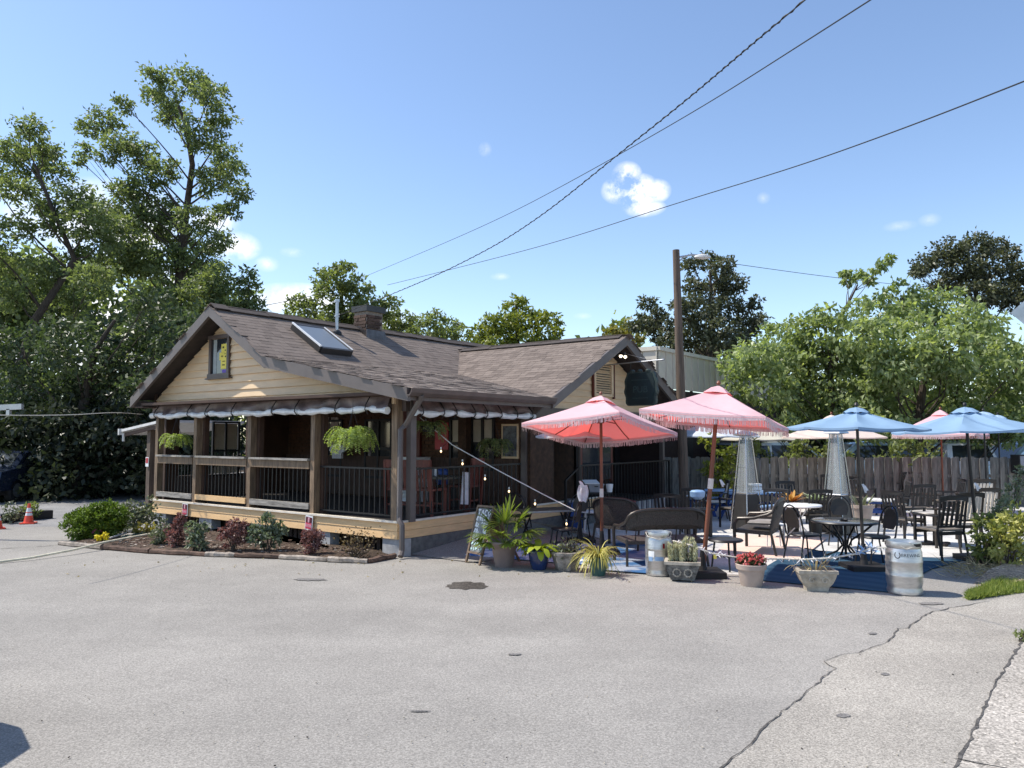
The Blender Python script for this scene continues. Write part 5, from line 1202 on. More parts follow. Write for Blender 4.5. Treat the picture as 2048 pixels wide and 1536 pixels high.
car('parked_car', 'tan car behind the fence, right of the thin black pole', atg(1975,27.5), R(96), M['carolive'], 'suv')
car('parked_car', 'silver car behind the fence at the right frame edge', atg(2060,24.2), R(185), M['carpale'], 'suv')
car('parked_car', 'dark blue car outside the left frame edge that throws a rounded shadow on the asphalt', (-4.66,2.95,0), R(-90), M['carblue'], 'suv')

# ------------------------------------------------------------------ porch furniture
def porch_chair(label, x, y, rz):
    t = thing('wooden_chair', label, 'chair', W(x,y,.52), HRZ+rz, 'red wooden chairs on the porch'); m = M['red']
    for sx in (-1,1):
        MB().beam((sx*.2,.2,0), (sx*.2,.2,.44), .04, .04).build('leg', m, t); MB().beam((sx*.2,-.2,0), (sx*.2,-.27,.92), .04, .04).build('leg', m, t)
    MB().box((0,0,.45), (.45,.45,.035)).build('seat', m, t); MB().box((0,-.265,.88), (.44,.03,.12)).build('top_rail', m, t); MB().box((0,-.2,.2), (.4,.02,.03)).box((0,.2,.2), (.4,.02,.03)).build('stretcher', m, t)
    for k in range(5): MB().beam((-.15+k*.075,-.205,.46), (-.15+k*.075,-.26,.84), .05, .015, (0,1,0)).build('slat', m, t)
porch_chair('red wooden chair on the porch left of the corner post', -.75, .85, R(20)); porch_chair('red wooden chair on the porch just right of the corner post', -.25, .95, R(10)); porch_chair('red wooden chair facing left at the porch table', .0-.35, 2.0, R(100))
pt_ = table('porch_table', 'wooden table with caddies on the porch behind the red chairs', W(-.75,1.75,.52), HRZ, 'rect', .9, .7, .62, 'tabletop', 'red')
for sx in (-1,1):
    for sy in (-1,1): MB().box((sx*.38,sy*.28,.3), (.06,.06,.6)).build('leg', M['red'], pt_)
t = thing('menu_caddy', 'small grey caddy on the porch table', 'caddy', W(-.9,1.7,1.14), HRZ); MB().box((0,0,.06), (.16,.1,.12)).build('box', M['greyp'], t); MB().lathe([(.03,.0),(.03,.14),(0,.14)], 10, (.14,0,0)).build('bottle', M['white'], t)
t = thing('white_fridge', 'white framed drinks cooler on the porch behind the corner post', 'cooler', W(-2.55,3.0,.52), HRZ); MB().box((0,0,.45), (.5,.45,.9)).build('cabinet', M['white'], t); MB().box((0,-.23,.5), (.38,.02,.42)).build('door_glass', M['glassd'], t); MB().box((0,-.23,.16), (.38,.02,.14)).build('drawer', M['offwhite'], t)
t = thing('framed_picture', 'tall framed picture on the tan brick wall under the side eave', 'picture', W(-.3,IY-.03,1.75), HRZ); MB().box((0,0,0), (.40,.03,.66)).build('frame', M['tanside'], t); MB().box((0,-.018,0), (.33,.005,.58)).build('print', M['picture'], t)
t = thing('red_poster', 'red poster on the porch brick wall beside the dark fern', 'poster', W(-2.05,IY-.03,1.85), HRZ); MB().box((0,0,0), (.36,.02,.55)).build('sheet', M['redp'], t)
for i, (x, z, w, h) in enumerate(((-5.7,2.12,.30,.34),(-5.35,2.08,.24,.4),(-5.55,1.72,.36,.3))):
    t = thing('wall_poster', ('pale poster high on the porch back wall', 'tall poster beside the pale one on the back wall', 'lower poster behind the lit hanging fern')[i], 'poster', W(x,IY-.03,z), HRZ); MB().box((0,0,0), (w,.015,h)).build('sheet', M['poster'], t)
t = thing('hung_towel', 'grey white towel hanging on the dark porch railing', 'towel', W(-.05,1.72,.95), HRZ+math.pi/2); MB().box((0,.04,0), (.2,.02,.55), 0, 0, 0, R(6)).build('cloth', M['cloth'], t)
t = thing('blue_jug', 'blue bottle standing on the dark porch shelf', 'bottle', W(-1.15,2.3,.95), HRZ); MB().lathe([(.10,0),(.11,.05),(.11,.26),(.04,.32),(0,.33)], 14).build('bottle', M['bluep'], t, True); MB().box((0,0,-.22), (.4,.35,.42)).build('crate', M['blackp'], t)
t = thing('white_shirt', 'white printed shirt hanging at the porch back wall above the railing', 'shirt', W(-4.9,3.0,1.5), HRZ); MB().box((0,0,0), (.3,.06,.3)).box((-.18,0,.06), (.12,.05,.14), 0,0,0,R(30)).box((.18,0,.06), (.12,.05,.14),0,0,0,R(-30)).build('cloth', M['cloth'], t)
# ------------------------------------------------------------------ foliage
L_ = {}
L_['walnut'] = leafmat('leaf_walnut', (.092,.130,.060), (.285,.335,.170), (1.3,1.35,.6), .52)
L_['dark'] = leafmat('leaf_dark', (.038,.060,.030), (.14,.172,.085), (1.1,1.3,.6), .32)
L_['oak'] = leafmat('leaf_oak', (.052,.060,.038), (.17,.18,.10), (1.1,1.2,.6), .3)
L_['mid'] = leafmat('leaf_mid', (.09,.12,.05), (.31,.345,.145), (1.25,1.35,.6), .48)
L_['bright'] = leafmat('leaf_bright', (0.117,0.158,0.030), (0.351,0.372,0.076), (1.25,1.3,.5), .42)
L_['redbud'] = leafmat('leaf_redbud', (.14,.19,.08), (.46,.53,.27), (1.25,1.3,.55), .5, .38)
L_['olive'] = leafmat('leaf_olive', (.15,.14,.03), (.30,.27,.07), (1.2,1.2,.5), .4)
L_['box'] = leafmat('leaf_box', (.075,.125,.016), (.21,.28,.045), (1.1,1.3,.5), .3)
L_['rose'] = leafmat('leaf_rose', (.065,.095,.050), (.30,.34,.24), (1.1,1.2,.7), .3, .35)
L_['greyg'] = leafmat('leaf_grey_green', (.085,.10,.060), (.26,.28,.19), (1.1,1.2,.7), .3)
L_['barb'] = leafmat('leaf_barberry', (.13,.062,.058), (.33,.20,.18), (1.3,.8,.7), .3)
L_['yell'] = leafmat('leaf_variegated', (.20,.24,.05), (.70,.66,.24), (1.1,1.1,.5), .35)
L_['fern'] = leafmat('leaf_fern', (.14,.20,.045), (.46,.54,.17), (1.2,1.3,.5), .4)
L_['grass'] = leafmat('leaf_grass', (.11,.17,.03), (.34,.38,.10), (1.2,1.3,.5), .35)
L_['dry'] = leafmat('leaf_dry', (.26,.20,.10), (.58,.49,.28), (1,1,.8), .3)
L_['palm'] = leafmat('leaf_palm', (.075,.125,.018), (.30,.36,.07), (1.2,1.3,.4), .35, .35)
L_['lime'] = leafmat('leaf_lime', (.17,.26,.018), (.46,.52,.06), (1.2,1.2,.4), .35, .35)
L_['spider'] = leafmat('leaf_spider', (.26,.27,.06), (.68,.60,.20), (1.1,1.1,.5), .3)
L_['laven'] = leafmat('leaf_lavender', (.40,.40,.24), (.70,.69,.46), (1,1,.8), .25)
L_['bege'] = leafmat('petal_red', (.50,.07,.07), (.85,.33,.30), (1.2,.6,.6), .3)
L_['yflower'] = leafmat('petal_yellow', (.70,.55,.02), (.85,.75,.06), (1,1,.5), .2)
L_['pflower'] = leafmat('petal_pink', (.55,.12,.22), (.75,.30,.40), (1,.7,.8), .2)
L_['brom'] = leafmat('leaf_bromeliad', (.30,.09,.02), (.66,.40,.10), (1.2,.9,.5), .3)
L_['agave'] = leafmat('leaf_agave', (.24,.30,.17), (.48,.50,.32), (1,1.1,.7), .2)
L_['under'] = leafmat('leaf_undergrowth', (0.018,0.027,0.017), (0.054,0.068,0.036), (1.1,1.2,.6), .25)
def leaves(name, P, Dv, Ln, Wd, mat, tint, parent=None, fold=.15):
    N = len(P); rnd_ = rng.normal(size=(N,3)); S = np.cross(Dv, rnd_); S /= np.linalg.norm(S, axis=1)[:,None]+1e-9; U = np.cross(S, Dv)
    Ln = np.broadcast_to(np.asarray(Ln), (N,))[:,None]; Wd = np.broadcast_to(np.asarray(Wd), (N,))[:,None]
    V = np.empty((N,4,3)); V[:,0] = P; V[:,1] = P+Dv*Ln*.42+S*Wd*.5+U*Ln*fold; V[:,2] = P+Dv*Ln-U*Ln*fold*.4; V[:,3] = P+Dv*Ln*.42-S*Wd*.5+U*Ln*fold
    me = bpy.data.meshes.new(name); me.vertices.add(4*N); me.vertices.foreach_set('co', V.reshape(-1)); me.loops.add(4*N); me.loops.foreach_set('vertex_index', np.arange(4*N, dtype=np.int32))
    me.polygons.add(N); me.polygons.foreach_set('loop_start', np.arange(0,4*N,4, dtype=np.int32)); me.materials.append(mat)
    a = me.attributes.new('tint', 'FLOAT', 'POINT'); a.data.foreach_set('value', np.repeat(np.clip(tint,0,1), 4).astype(np.float32)); me.update(calc_edges=True); me.validate()
    return link(name, me, parent)
def unit(a): return a/(np.linalg.norm(a, axis=1)[:,None]+1e-9)
def clump_leaves(centres, radii, leaf, dens, squash=.8, droop=.5, hollow=.55, clump=.30):
    PS, DS, TS = [], [], []
    for c, r in zip(centres, radii):
        nc = max(4, int(26*dens*min(1.6, r/1.0+.35))); nl = max(6, int(dens*34*(r/leaf)**2*.19/nc*5.2))
        d = unit(rng.normal(size=(nc,3))); rad = r*(hollow+(1-hollow)*rng.random(nc)**.6); cc = np.array(c)+d*rad[:,None]*np.array([1,1,squash])
        ct = rng.normal(.45,.17,nc)
        off = rng.normal(size=(nc,nl,3))*(r*clump*.62)*np.array([1,1,.62])
        p = (cc[:,None,:]+off).reshape(-1,3); dv = unit(rng.normal(size=(nc*nl,3))+np.repeat(d,nl,axis=0)*.7+np.array([0,0,-droop]))
        PS.append(p); DS.append(dv); TS.append(np.repeat(ct,nl)+rng.normal(0,.16,nc*nl))
    return np.concatenate(PS), np.concatenate(DS), np.concatenate(TS)
def tree(name, label, cat, Y, blobs, trunk, leaf, mat, dens=1.0, depth=2.2, tr=.22, group=None, limbs=True, hollow=.5, droop=.5, cl=.30):
    cs, rs = [], []
    for i, b in enumerate(blobs):
        r = b[2]/F*Y; yy = Y+rng.uniform(-depth,depth)*(b[3] if len(b) > 3 else 1); cs.append(tuple(D(b[0],b[1],yy))); rs.append(r)
    base = D(trunk[0][0], 900, Y); base.z = 0
    t = thing(name, label, cat, base, 0, group); bo = np.array(base)
    pts = [Vector((0,0,-.05))]+[D(u,v,Y)-base for u,v in trunk[1:]]; n = len(pts)
    MB().tube(pts, [tr*(1-.78*i/(n-1)) for i in range(n)], 9).build('trunk', M['bark'], t, True)
    if limbs:
        fine = []
        for a, b in zip(pts[:-1], pts[1:]): fine += [a.lerp(b, k/6) for k in range(6)]
        for c, r in zip(cs, rs):
            cv = Vector(c)-base; cand = [p for p in fine if p.z < cv.z-.15*r]
            if not cand: continue
            s_ = min(cand, key=lambda p: (p-cv).length*.6+1.1*abs((cv.z-p.z)-1.05*Vector((cv.x-p.x,cv.y-p.y,0)).length)); m_ = s_.lerp(cv,.5)+Vector((random.uniform(-.35,.35),random.uniform(-.3,.3),random.uniform(-.35,.1)))*r; m2_ = m_.lerp(cv,.5)+Vector((random.uniform(-.2,.2),random.uniform(-.2,.2),random.uniform(-.05,.25)))*r
            k = tr*.24*min(1.2,.5+r*.4)
            mb = MB(); mb.tube([s_, s_.lerp(m_,.5)+Vector((random.uniform(-.1,.1),0,random.uniform(-.1,.1)))*r, m_, m2_, cv], [k, k*.8, k*.6, k*.42, k*.22], 6)
            for q in range(4): e = cv+Vector((random.uniform(-1,1),random.uniform(-1,1),random.uniform(-.5,1)))*r*.8; mb.tube([m_.lerp(cv,.4+.15*q), e], [k*.32,k*.1], 4)
            mb.build('limb', M['bark'], t, True)
    P, Dv, T = clump_leaves([np.array(c)-bo for c in cs], rs, leaf, dens, hollow=hollow, droop=droop, clump=cl)
    leaves('crown', P, Dv, leaf*rng.uniform(.7,1.25,len(P)), leaf*.52*rng.uniform(.8,1.2,len(P)), mat, T, t); return t
LG = 'trees left of and behind the pub'
tree('walnut_tree', 'tallest tree, open crowned with a forked dark trunk, behind the left gable', 'tree', 31,
     [(312,160,32),(300,190,22),(388,165,40),(420,190,34),(440,230,30),(350,235,36),(400,270,40),(330,200,28),(450,310,36),(470,340,28),(478,385,26),(425,360,42),(440,425,20),(462,420,22),(246,210,22),(205,240,36),(180,255,24),(245,285,36),(290,320,40),(220,310,26),(170,300,20),(160,320,16),(275,375,44),(330,340,34),(250,380,26),(300,440,50),(390,440,36),(340,420,34),(410,520,46),(440,560,42),(360,520,44),(300,520,48),(240,470,44),(350,470,46),(270,430,40),(430,480,34),(210,420,36),(330,600,50),(420,600,40),(265,520,40),(395,590,44),(230,540,44)],
     [(345,900),(345,780),(352,640),(362,520),(372,430),(385,330),(372,250),(352,200)], .165, L_['walnut'], 1.1, 2.0, .25, LG, hollow=.25)
tree('shade_tree', 'broad leafy tree with bent limbs at the far left of the photo', 'tree', 27,
     [(60,255,32),(45,285,30),(90,300,34),(20,300,34),(60,330,40),(110,345,36),(150,390,40),(95,400,42),(30,380,36),(180,440,44),(130,450,44),(200,490,40),(150,520,44),(40,450,34),(10,520,40),(90,540,44),(190,560,40),(20,590,44),(120,600,48),(-40,340,60),(-60,480,70)],
     [(20,900),(30,760),(70,640),(150,520),(110,430),(70,330)], .16, L_['walnut'], 1.05, 2.0, .20, LG, hollow=.25)
tree('shade_tree', 'dark dense tree filling the left side below the tall open crown', 'tree', 23.5,
     [(40,700,74),(130,690,60),(220,660,60),(300,650,54),(270,720,60),(180,740,74),(90,780,80),(10,800,80),(250,800,70),(170,830,80),(300,780,50),(60,870,80),(240,880,66),(340,690,44),(350,630,40),(290,850,40),(300,600,36),(400,640,34)],
     [(160,900),(165,820),(190,700),(230,640)], .18, L_['dark'], .95, 2.0, .2, LG, hollow=.3)
tree('small_tree', 'small pointed tree rising just right of the roof apex', 'tree', 30, [(497,545,14),(498,572,20),(505,600,24),(512,628,24),(480,618,26),(450,605,34),(430,630,30)], [(500,900),(500,700),(498,560)], .17, L_['walnut'], 1.2, .8, .12, LG)
tree('maple_tree', 'rounded tree behind the vent pipe and the chimney', 'tree', 37, [(650,556,24),(690,550,28),(720,580,30),(665,590,34),(600,608,24),(625,625,32),(680,630,40),(735,615,34),(775,615,26),(800,640,26),(580,635,20),(720,650,36),(770,660,30),(640,660,36),(590,660,26)], [(690,900),(690,680),(680,560)], .22, L_['mid'], 1.3, 1.6, .25, LG)
tree('maple_tree', 'low bushy tree to the right of the chimney', 'tree', 41, [(845,640,20),(870,640,22),(900,652,22),(925,668,20),(850,670,28),(890,680,28),(940,690,18),(820,665,22)], [(870,900),(870,690),(872,640)], .22, L_['mid'], 1.3, 1.4, .2, LG)
tree('lime_tree', 'bright yellow green tree behind the roof valley', 'tree', 36, [(1028,608,22),(1010,640,28),(1050,640,30),(985,650,24),(1075,640,24),(1105,640,20),(960,665,18),(1000,685,30),(1045,685,30),(1090,675,26),(1112,665,14),(965,695,24)], [(1035,900),(1035,700),(1032,610)], .22, L_['bright'], 1.4, 1.4, .22, LG)
RG = 'trees right of the pub'
tree('oak_tree', 'dark brownish green tree behind the utility pole', 'tree', 40, [(1415,518,22),(1450,535,26),(1385,530,22),(1465,570,30),(1430,570,30),(1390,575,26),(1450,615,36),(1400,620,36),(1360,610,22),(1295,605,18),(1305,635,28),(1275,650,20),(1330,660,34),(1380,660,36),(1440,665,40),(1490,650,32),(1510,605,18),(1522,640,18),(1480,690,34),(1340,690,30),(1410,700,40)], [(1415,900),(1415,760),(1425,640),(1420,540)], .22, L_['oak'], 1.5, 2.0, .24, RG, hollow=.35)
tree('olive_tree', 'pale yellowish tree top showing above the cross gable roof', 'tree', 48, [(1225,665,18),(1250,660,20),(1268,675,18),(1240,690,24)], [(1245,900),(1245,680)], .3, L_['olive'], .8, .6, .16, RG)
tree('oak_tree', 'dark tree rising above the bright leaves at the upper right', 'tree', 42, [(1845,530,24),(1835,545,16),(1900,500,30),(1880,520,24),(1950,495,34),(1990,500,28),(2020,505,18),(1925,535,34),(1970,545,36),(2035,545,28),(2000,590,36),(2040,600,30),(1960,590,36),(1900,570,36),(2065,570,40)], [(1960,900),(1960,700),(1950,560),(1945,510)], .22, L_['oak'], 1.5, 2.0, .24, RG, hollow=.35)
tree('redbud_tree', 'bright heart leaved tree overhanging the left half of the board fence', 'tree', 24.5,
     [(1480,735,32),(1500,710,40),(1490,800,34),(1520,850,30),(1590,855,30),(1660,860,30),(1460,720,24),(1580,730,50),(1660,710,50),(1520,710,40),(1600,830,36),(1530,720,46),(1560,680,44),(1600,660,40),(1640,670,46),(1590,720,54),(1650,720,56),(1540,770,46),(1610,775,52),(1680,780,54),(1560,815,34),(1640,830,38),(1700,710,46),(1470,765,20),(1690,635,20),(1650,625,20),(1700,560,13),(1722,550,12),(1690,545,9),(1757,535,12),(1740,560,10),(1780,518,9),(1720,610,20)],
     [(1668,900),(1665,830),(1660,740),(1680,640),(1715,570)], .19, L_['redbud'], 1.05, 1.8, .12, RG, hollow=.45, droop=.9)
tree('redbud_tree', 'large bright tree with dense drooping leaves over the right half of the fence', 'tree', 23.8,
     [(1760,622,44),(1800,592,40),(1740,850,36),(1800,860,36),(1880,862,36),(1960,865,36),(2030,865,36),(1700,840,30),(1740,722,54),(1800,722,56),(1880,720,56),(1960,662,44),(1800,642,46),(1840,612,46),(1890,612,50),(1940,642,50),(1760,682,54),(1830,682,60),(1900,702,60),(1970,712,56),(2020,702,44),(1770,740,58),(1850,750,62),(1930,760,62),(2010,760,56),(1760,810,48),(1840,820,50),(1920,830,50),(2000,840,52),(2050,720,50),(2060,810,50),(1720,662,36),(1725,790,40)],
     [(1838,900),(1836,850),(1850,740),(1870,640)], .19, L_['redbud'], 1.05, 2.0, .19, RG, hollow=.45, droop=.9)
for o in [o for o in bpy.data.objects if o.name.startswith('trunk')]: pass
# distant woods that close the horizon
def woods(name, u0, u1, v0, v1, Y, mat, n, leaf, r):
    q = random.Random(int(u0+Y)); cs = [tuple(D(q.uniform(u0,u1), q.uniform(v0,v1), Y+q.uniform(-3,3))) for _ in range(n)]
    P, Dv, T = clump_leaves(cs, [r*q.uniform(.7,1.2) for _ in cs], leaf, .5); return tag(leaves(name, P, Dv, leaf*rng.uniform(.8,1.2,len(P)), leaf*.55, mat, T), kind='stuff')
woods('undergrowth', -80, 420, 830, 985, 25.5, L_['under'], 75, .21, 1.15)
woods('far_woods', 1420, 2140, 800, 900, 36, L_['dark'], 70, .42, 1.6)
woods('far_woods', 500, 1300, 690, 860, 52, L_['mid'], 46, .6, 2.6)
woods('far_woods', -300, 420, 560, 900, 46, L_['walnut'], 60, .6, 2.6)
def shrub(name, label, cat, base, blobs, leaf, mat, dens, stems=7, stemm='bark', group=None, hollow=.3, droop=.1, aspect=.55, cl=.32):
    t = thing(name, label, cat, base, 0, group); mb = MB(); q = random.Random(int(abs(base[0])*97+len(label)))
    cs = [np.array(b[:3]) for b in blobs]; rs = [b[3] for b in blobs]
    for k in range(stems):
        b = q.choice(blobs); e = Vector(b[:3])+Vector((q.uniform(-.6,.6),q.uniform(-.6,.6),q.uniform(-.2,.8)))*b[3]; m_ = e*.5+Vector((q.uniform(-.03,.03),q.uniform(-.03,.03),.03)); mb.tube([(q.uniform(-.04,.04),q.uniform(-.04,.04),0), m_, e], [.009,.006,.003], 5)
    mb.build('stems', M[stemm], t)
    P, Dv, T = clump_leaves(cs, rs, leaf, dens, 1.0, droop, hollow, cl); k = P[:,2] > .01; P, Dv, T = P[k], Dv[k], T[k]
    leaves('foliage', P, Dv, leaf*rng.uniform(.7,1.25,len(P)), leaf*aspect*rng.uniform(.8,1.2,len(P)), mat, T, t); return t
px = lambda n, Y: n/F*Y
# left flower bed
bed_px = [(118,1089),(150,1083),(175,1077),(235,1080),(300,1058),(420,1062),(560,1085),(700,1105),(800,1112),(775,1120),(700,1122),(560,1116),(420,1110),(300,1105),(215,1098),(150,1094)]
bp = [G(u,v) for u,v in bed_px]; bp = bp[:4]+[W(-7.4,1.6),W(-7.4,.2),W(-3.5,.25),W(-.1,.2)]+bp[8:]
mb = MB(); c_ = sum(bp, Vector())/len(bp); ring = [p.lerp(c_,.12) for p in bp]
n = len(bp); mb.add([(p.x,p.y,.0) for p in bp]+[(p.x,p.y,.055) for p in ring], [tuple(range(n,2*n))]+[(i,(i+1)%n,n+(i+1)%n,n+i) for i in range(n)]); tag(mb.build('flower_bed_soil', M['earth']), kind='structure')
mb = MB(); q = random.Random(17)
for i in range(1500):
    a = q.random(); b = q.random(); p = ring[q.randrange(n)].lerp(ring[q.randrange(n)], a).lerp(c_, b*.4); s_ = q.uniform(.012,.04)
    mb.box((p.x,p.y,.057), (s_*2,s_*.6,s_*.35), q.uniform(0,3.1), 0 if q.random() < .75 else 1, q.uniform(-.3,.3))
tag(mb.build('mulch', [M['log'], M['logpale']]), kind='stuff')
edge = [(118,1090),(205,1099),(300,1107),(412,1113),(470,1115),(560,1118),(655,1124),(735,1127),(790,1116)]
labs = ['pale cracked timber at the left tip of the flower bed edging','long dark timber edging the bed below the yellow flowers','dark edging timber below the left rose bush','short pale edging stone between two dark timbers','dark edging timber in front of the middle barberry','pale split edging stone left of the tilted deck sign','pale edging stone in front of the bare shrub','short dark edging timber meeting the downspout']
for i in range(8):
    a, b = G(*edge[i]), G(*edge[i+1]); m_ = M['logpale'] if i in (0,3,5,6) else M['log']; q = random.Random(40+i); mb = MB(); d = b-a; pts, rs = [], []
    for k in range(7): pts.append(a+d*(.01+.98*k/6)+Vector((q.uniform(-.01,.01),q.uniform(-.015,.015),.035+q.uniform(-.006,.008)))); rs.append(.043*q.uniform(.8,1.2))
    mb.tube(pts, rs, 7); tag(mb.build('edging_timber', m_), labs[i], 'edging', 'timber and stone edging of the flower bed')
tag(MB().tube([G(-30,1130)+Vector((0,0,.02)),G(60,1121)+Vector((0,0,.04)),G(140,1110)+Vector((0,0,.07)),G(205,1099)+Vector((0,0,.11)),G(255,1090)+Vector((0,0,.12)),G(330,1078)+Vector((0,0,.14))], .019, 7).build('pale_pole', M['brushcut'], None, True), 'long pale yellowish pole lying across the bed corner onto the asphalt', 'pole')
for i, (a, b, m_) in enumerate((((245,1084),(330,1071),'teal'),((215,1088),(262,1075),'offwhite'),((240,1094),(262,1084),'logpale'))):
    tag(MB().tube([G(*a)+Vector((0,0,.09)), G(*b)+Vector((0,0,.11))], .016, 6).build('garden_stake', M[m_]), ('greenish stake lying in the bed beside the yellow flowers','white stake lying in the bed behind the long pole','short pale stick at the bed edge')[i], 'stake')
shrub('boxwood_shrub', 'dense round green boxwood at the left end of the flower bed', 'shrub', G(190,1080), [(-.20,.1,.34,.24),(.12,.15,.40,.26),(-.28,-.05,.26,.22),(.0,-.05,.34,.26),(.26,.05,.36,.24),(.0,.25,.42,.24),(-.1,0,.16,.22),(.2,0,.16,.2)], .05, L_['box'], 2.6, 6, hollow=.75, cl=.30)
shrub('grey_shrub', 'loose grey green shrub between the boxwood and the porch post', 'shrub', G(272,1062), [(-.2,.1,.36,.22),(.1,.1,.42,.22),(.25,0,.28,.2),(-.1,-.05,.22,.2),(.1,-.1,.2,.18)], .085, L_['greyg'], .9, 8)
shrub('yellowing_plant', 'yellowing low plant in front of the porch left end', 'plant', G(283,1078), [(0,0,.16,.12),(-.12,0,.10,.1),(.14,.05,.22,.12)], .07, L_['olive'], .7, 6)
shrub('yellow_flowers', 'yellow chrysanthemum in the bed in front of the boxwood', 'flower', G(203,1088), [(0,0,.12,.08),(-.06,.02,.07,.06),(.05,-.02,.14,.06)], .04, L_['yflower'], 1.3, 6, aspect=.9)
shrub('pink_flowers', 'small pink flower at the foot of the boxwood', 'flower', G(190,1082), [(0,0,.16,.055),(.06,.02,.12,.05)], .04, L_['pflower'], .9, 5, aspect=.9)
BG = 'shrubs along the front deck skirt'
shrub('grey_shrub', 'small pale grey shrub left of the left barberry', 'shrub', G(320,1095), [(0,0,.20,.15),(.03,.05,.32,.13),(-.05,0,.10,.12)], .05, L_['greyg'], 1.2, 8, group=BG)
shrub('barberry_shrub', 'reddish barberry under the left deck sign', 'shrub', G(352,1100), [(0,0,.18,.15),(.02,.03,.36,.12),(.06,0,.50,.09),(-.08,.02,.3,.10)], .045, L_['barb'], 1.35, 12, group=BG)
shrub('rose_shrub', 'dark green rose bush in front of the second concrete pier', 'shrub', G(390,1106), [(0,0,.22,.14),(.06,.02,.36,.12),(-.06,.04,.40,.11),(.08,-.03,.15,.1)], .07, L_['rose'], 1.35, 9, group=BG)
shrub('barberry_shrub', 'reddish purple barberry left of the middle rose bush', 'shrub', G(466,1108), [(-.08,0,.22,.15),(.08,.02,.28,.15),(0,.02,.42,.13),(.12,0,.46,.09),(-.14,0,.36,.09)], .05, L_['barb'], 1.35, 14, group=BG)
shrub('rose_shrub', 'largest rose bush with pale leaves in the middle of the bed', 'shrub', G(533,1108), [(-.12,0,.26,.15),(.12,.02,.30,.15),(0,.02,.42,.13),(.18,0,.40,.10),(-.2,0,.38,.09),(.02,0,.56,.07)], .075, L_['rose'], 1.35, 12, group=BG)
shrub('barberry_shrub', 'reddish barberry under the tilted deck sign', 'shrub', G(622,1114), [(0,0,.16,.13),(.05,.02,.28,.12),(-.06,.02,.32,.09),(.1,0,.36,.07)], .045, L_['barb'], 1.35, 12, group=BG)
t = thing('bare_shrub', 'twisted brown almost bare shrub right of the tilted deck sign', 'shrub', G(712,1121), 0, BG); q = random.Random(77); mb = MB()
for k in range(34):
    a = q.uniform(0,6.28); p = Vector((0,0,0)); pts = [p]; d = Vector((math.cos(a)*.6, math.sin(a)*.5, q.uniform(.5,1.3)))
    for s_ in range(4): d = (d+Vector((q.uniform(-.7,.7),q.uniform(-.6,.6),q.uniform(-.4,.5)))).normalized(); p = p+d*q.uniform(.05,.11); pts.append(p)
    mb.tube(pts, [.010,.008,.006,.005,.003], 5)
mb.build('branches', M['bark'], t); P = rng.normal(size=(260,3))*np.array([.15,.12,.11])+np.array([0,0,.26]); P = P[P[:,2] > .03]
leaves('leaves', P, unit(rng.normal(size=P.shape)), .045, .028, leafmat('leaf_brown', (.07,.045,.025), (.22,.17,.08), (1,.9,.6), .2), rng.random(len(P)), t)
# left curb and small plants
a, b = G(-40,1049), G(100,1036); tag(MB().beam(a+Vector((0,0,.09)), b+Vector((0,0,.09)), .22, .18).build('curb', M['blackp']), kind='structure')
for i, (u, v, s_) in enumerate(((2,1050,.25),(38,1043,.22))): shrub('curb_plant', ('small leafy plant behind the curb at the left frame edge','low green plant between the cone and the dark car')[i], 'plant', G(u,v)+Vector((0,.35,0)), [(0,0,s_,.18),(.12,0,s_*.7,.14),(-.12,.05,s_*.8,.15)], .08, L_['greyg'] if i == 0 else L_['mid'], .9, 6)
# right bed, shrubs and grass
rb = [G(1945,1168),G(1990,1150),G(2010,1140),G(1985,1118),G(2040,1090),G(2110,1080),G(2130,1160),G(2048,1184)]
c_ = sum(rb, Vector())/len(rb); ring = [p.lerp(c_,.35) for p in rb]; n = len(rb); mb = MB(); mb.add([(p.x,p.y,.0) for p in rb]+[(p.x,p.y,.10) for p in ring], [tuple(range(n,2*n)) if ((rb[1]-rb[0]).cross(rb[2]-rb[1])).z > 0 else tuple(range(n,2*n))[::-1]]+[(i,(i+1)%n,n+(i+1)%n,n+i) for i in range(n)]); tag(mb.build('right_bed_soil', M['straw']), kind='structure')
shrub('green_shrub', 'dark green shrub at the patio right edge beside the umbrella base', 'shrub', G(1975,1132), [(-.08,0,.28,.16),(.02,.1,.48,.16),(-.02,0,.66,.12),(.12,.05,.4,.16),(.05,0,.15,.15)], .085, L_['mid'], 1.0, 10, hollow=.3)
shrub('yellow_shrub', 'bright yellow variegated shrub at the right frame edge', 'shrub', G(2020,1142), [(0,0,.30,.22),(.1,.1,.55,.22),(-.05,.05,.55,.18),(.15,0,.75,.18),(.25,.1,.35,.25)], .085, L_['yell'], 1.0, 10, hollow=.3)
shrub('climbing_shrub', 'tall thin leafy shoot above the yellow shrub', 'shrub', G(2015,1110), [(.0,0,.75,.16),(.12,.05,.95,.14),(.2,0,1.12,.11),(.24,0,1.30,.07),(-.1,0,.6,.16)], .07, L_['rose'], .9, 8, hollow=.3)
q = np.random.default_rng(4); N = 9000
uu = 1936+q.random(N)*150; vv = 1201-(uu-1936)*.13-q.random(N)*(8+np.minimum(28,(uu-1936)*.35)); P = np.array([G(u,v) for u,v in zip(uu,vv)]); P[:,2] = .0
tag(leaves('grass', P, unit(q.normal(size=(N,3))*.45+np.array([0,0,1])), .10*q.uniform(.4,1.1,N), .010, L_['grass'], q.normal(.5,.25,N)), kind='stuff')
N = 420; uu = 1900+q.random(N)*140; vv = 1158-q.random(N)*26+np.maximum(0,(1930-uu))*.05; P = np.array([G(u,v) for u,v in zip(uu,vv)]); P[:,2] = .01
tag(leaves('dry_grass', P, unit(q.normal(size=(N,3))*np.array([1,.7,.2])+np.array([-.5,0,.35])), .30*q.uniform(.3,1.1,N), .009, L_['dry'], q.random(N)), kind='stuff')
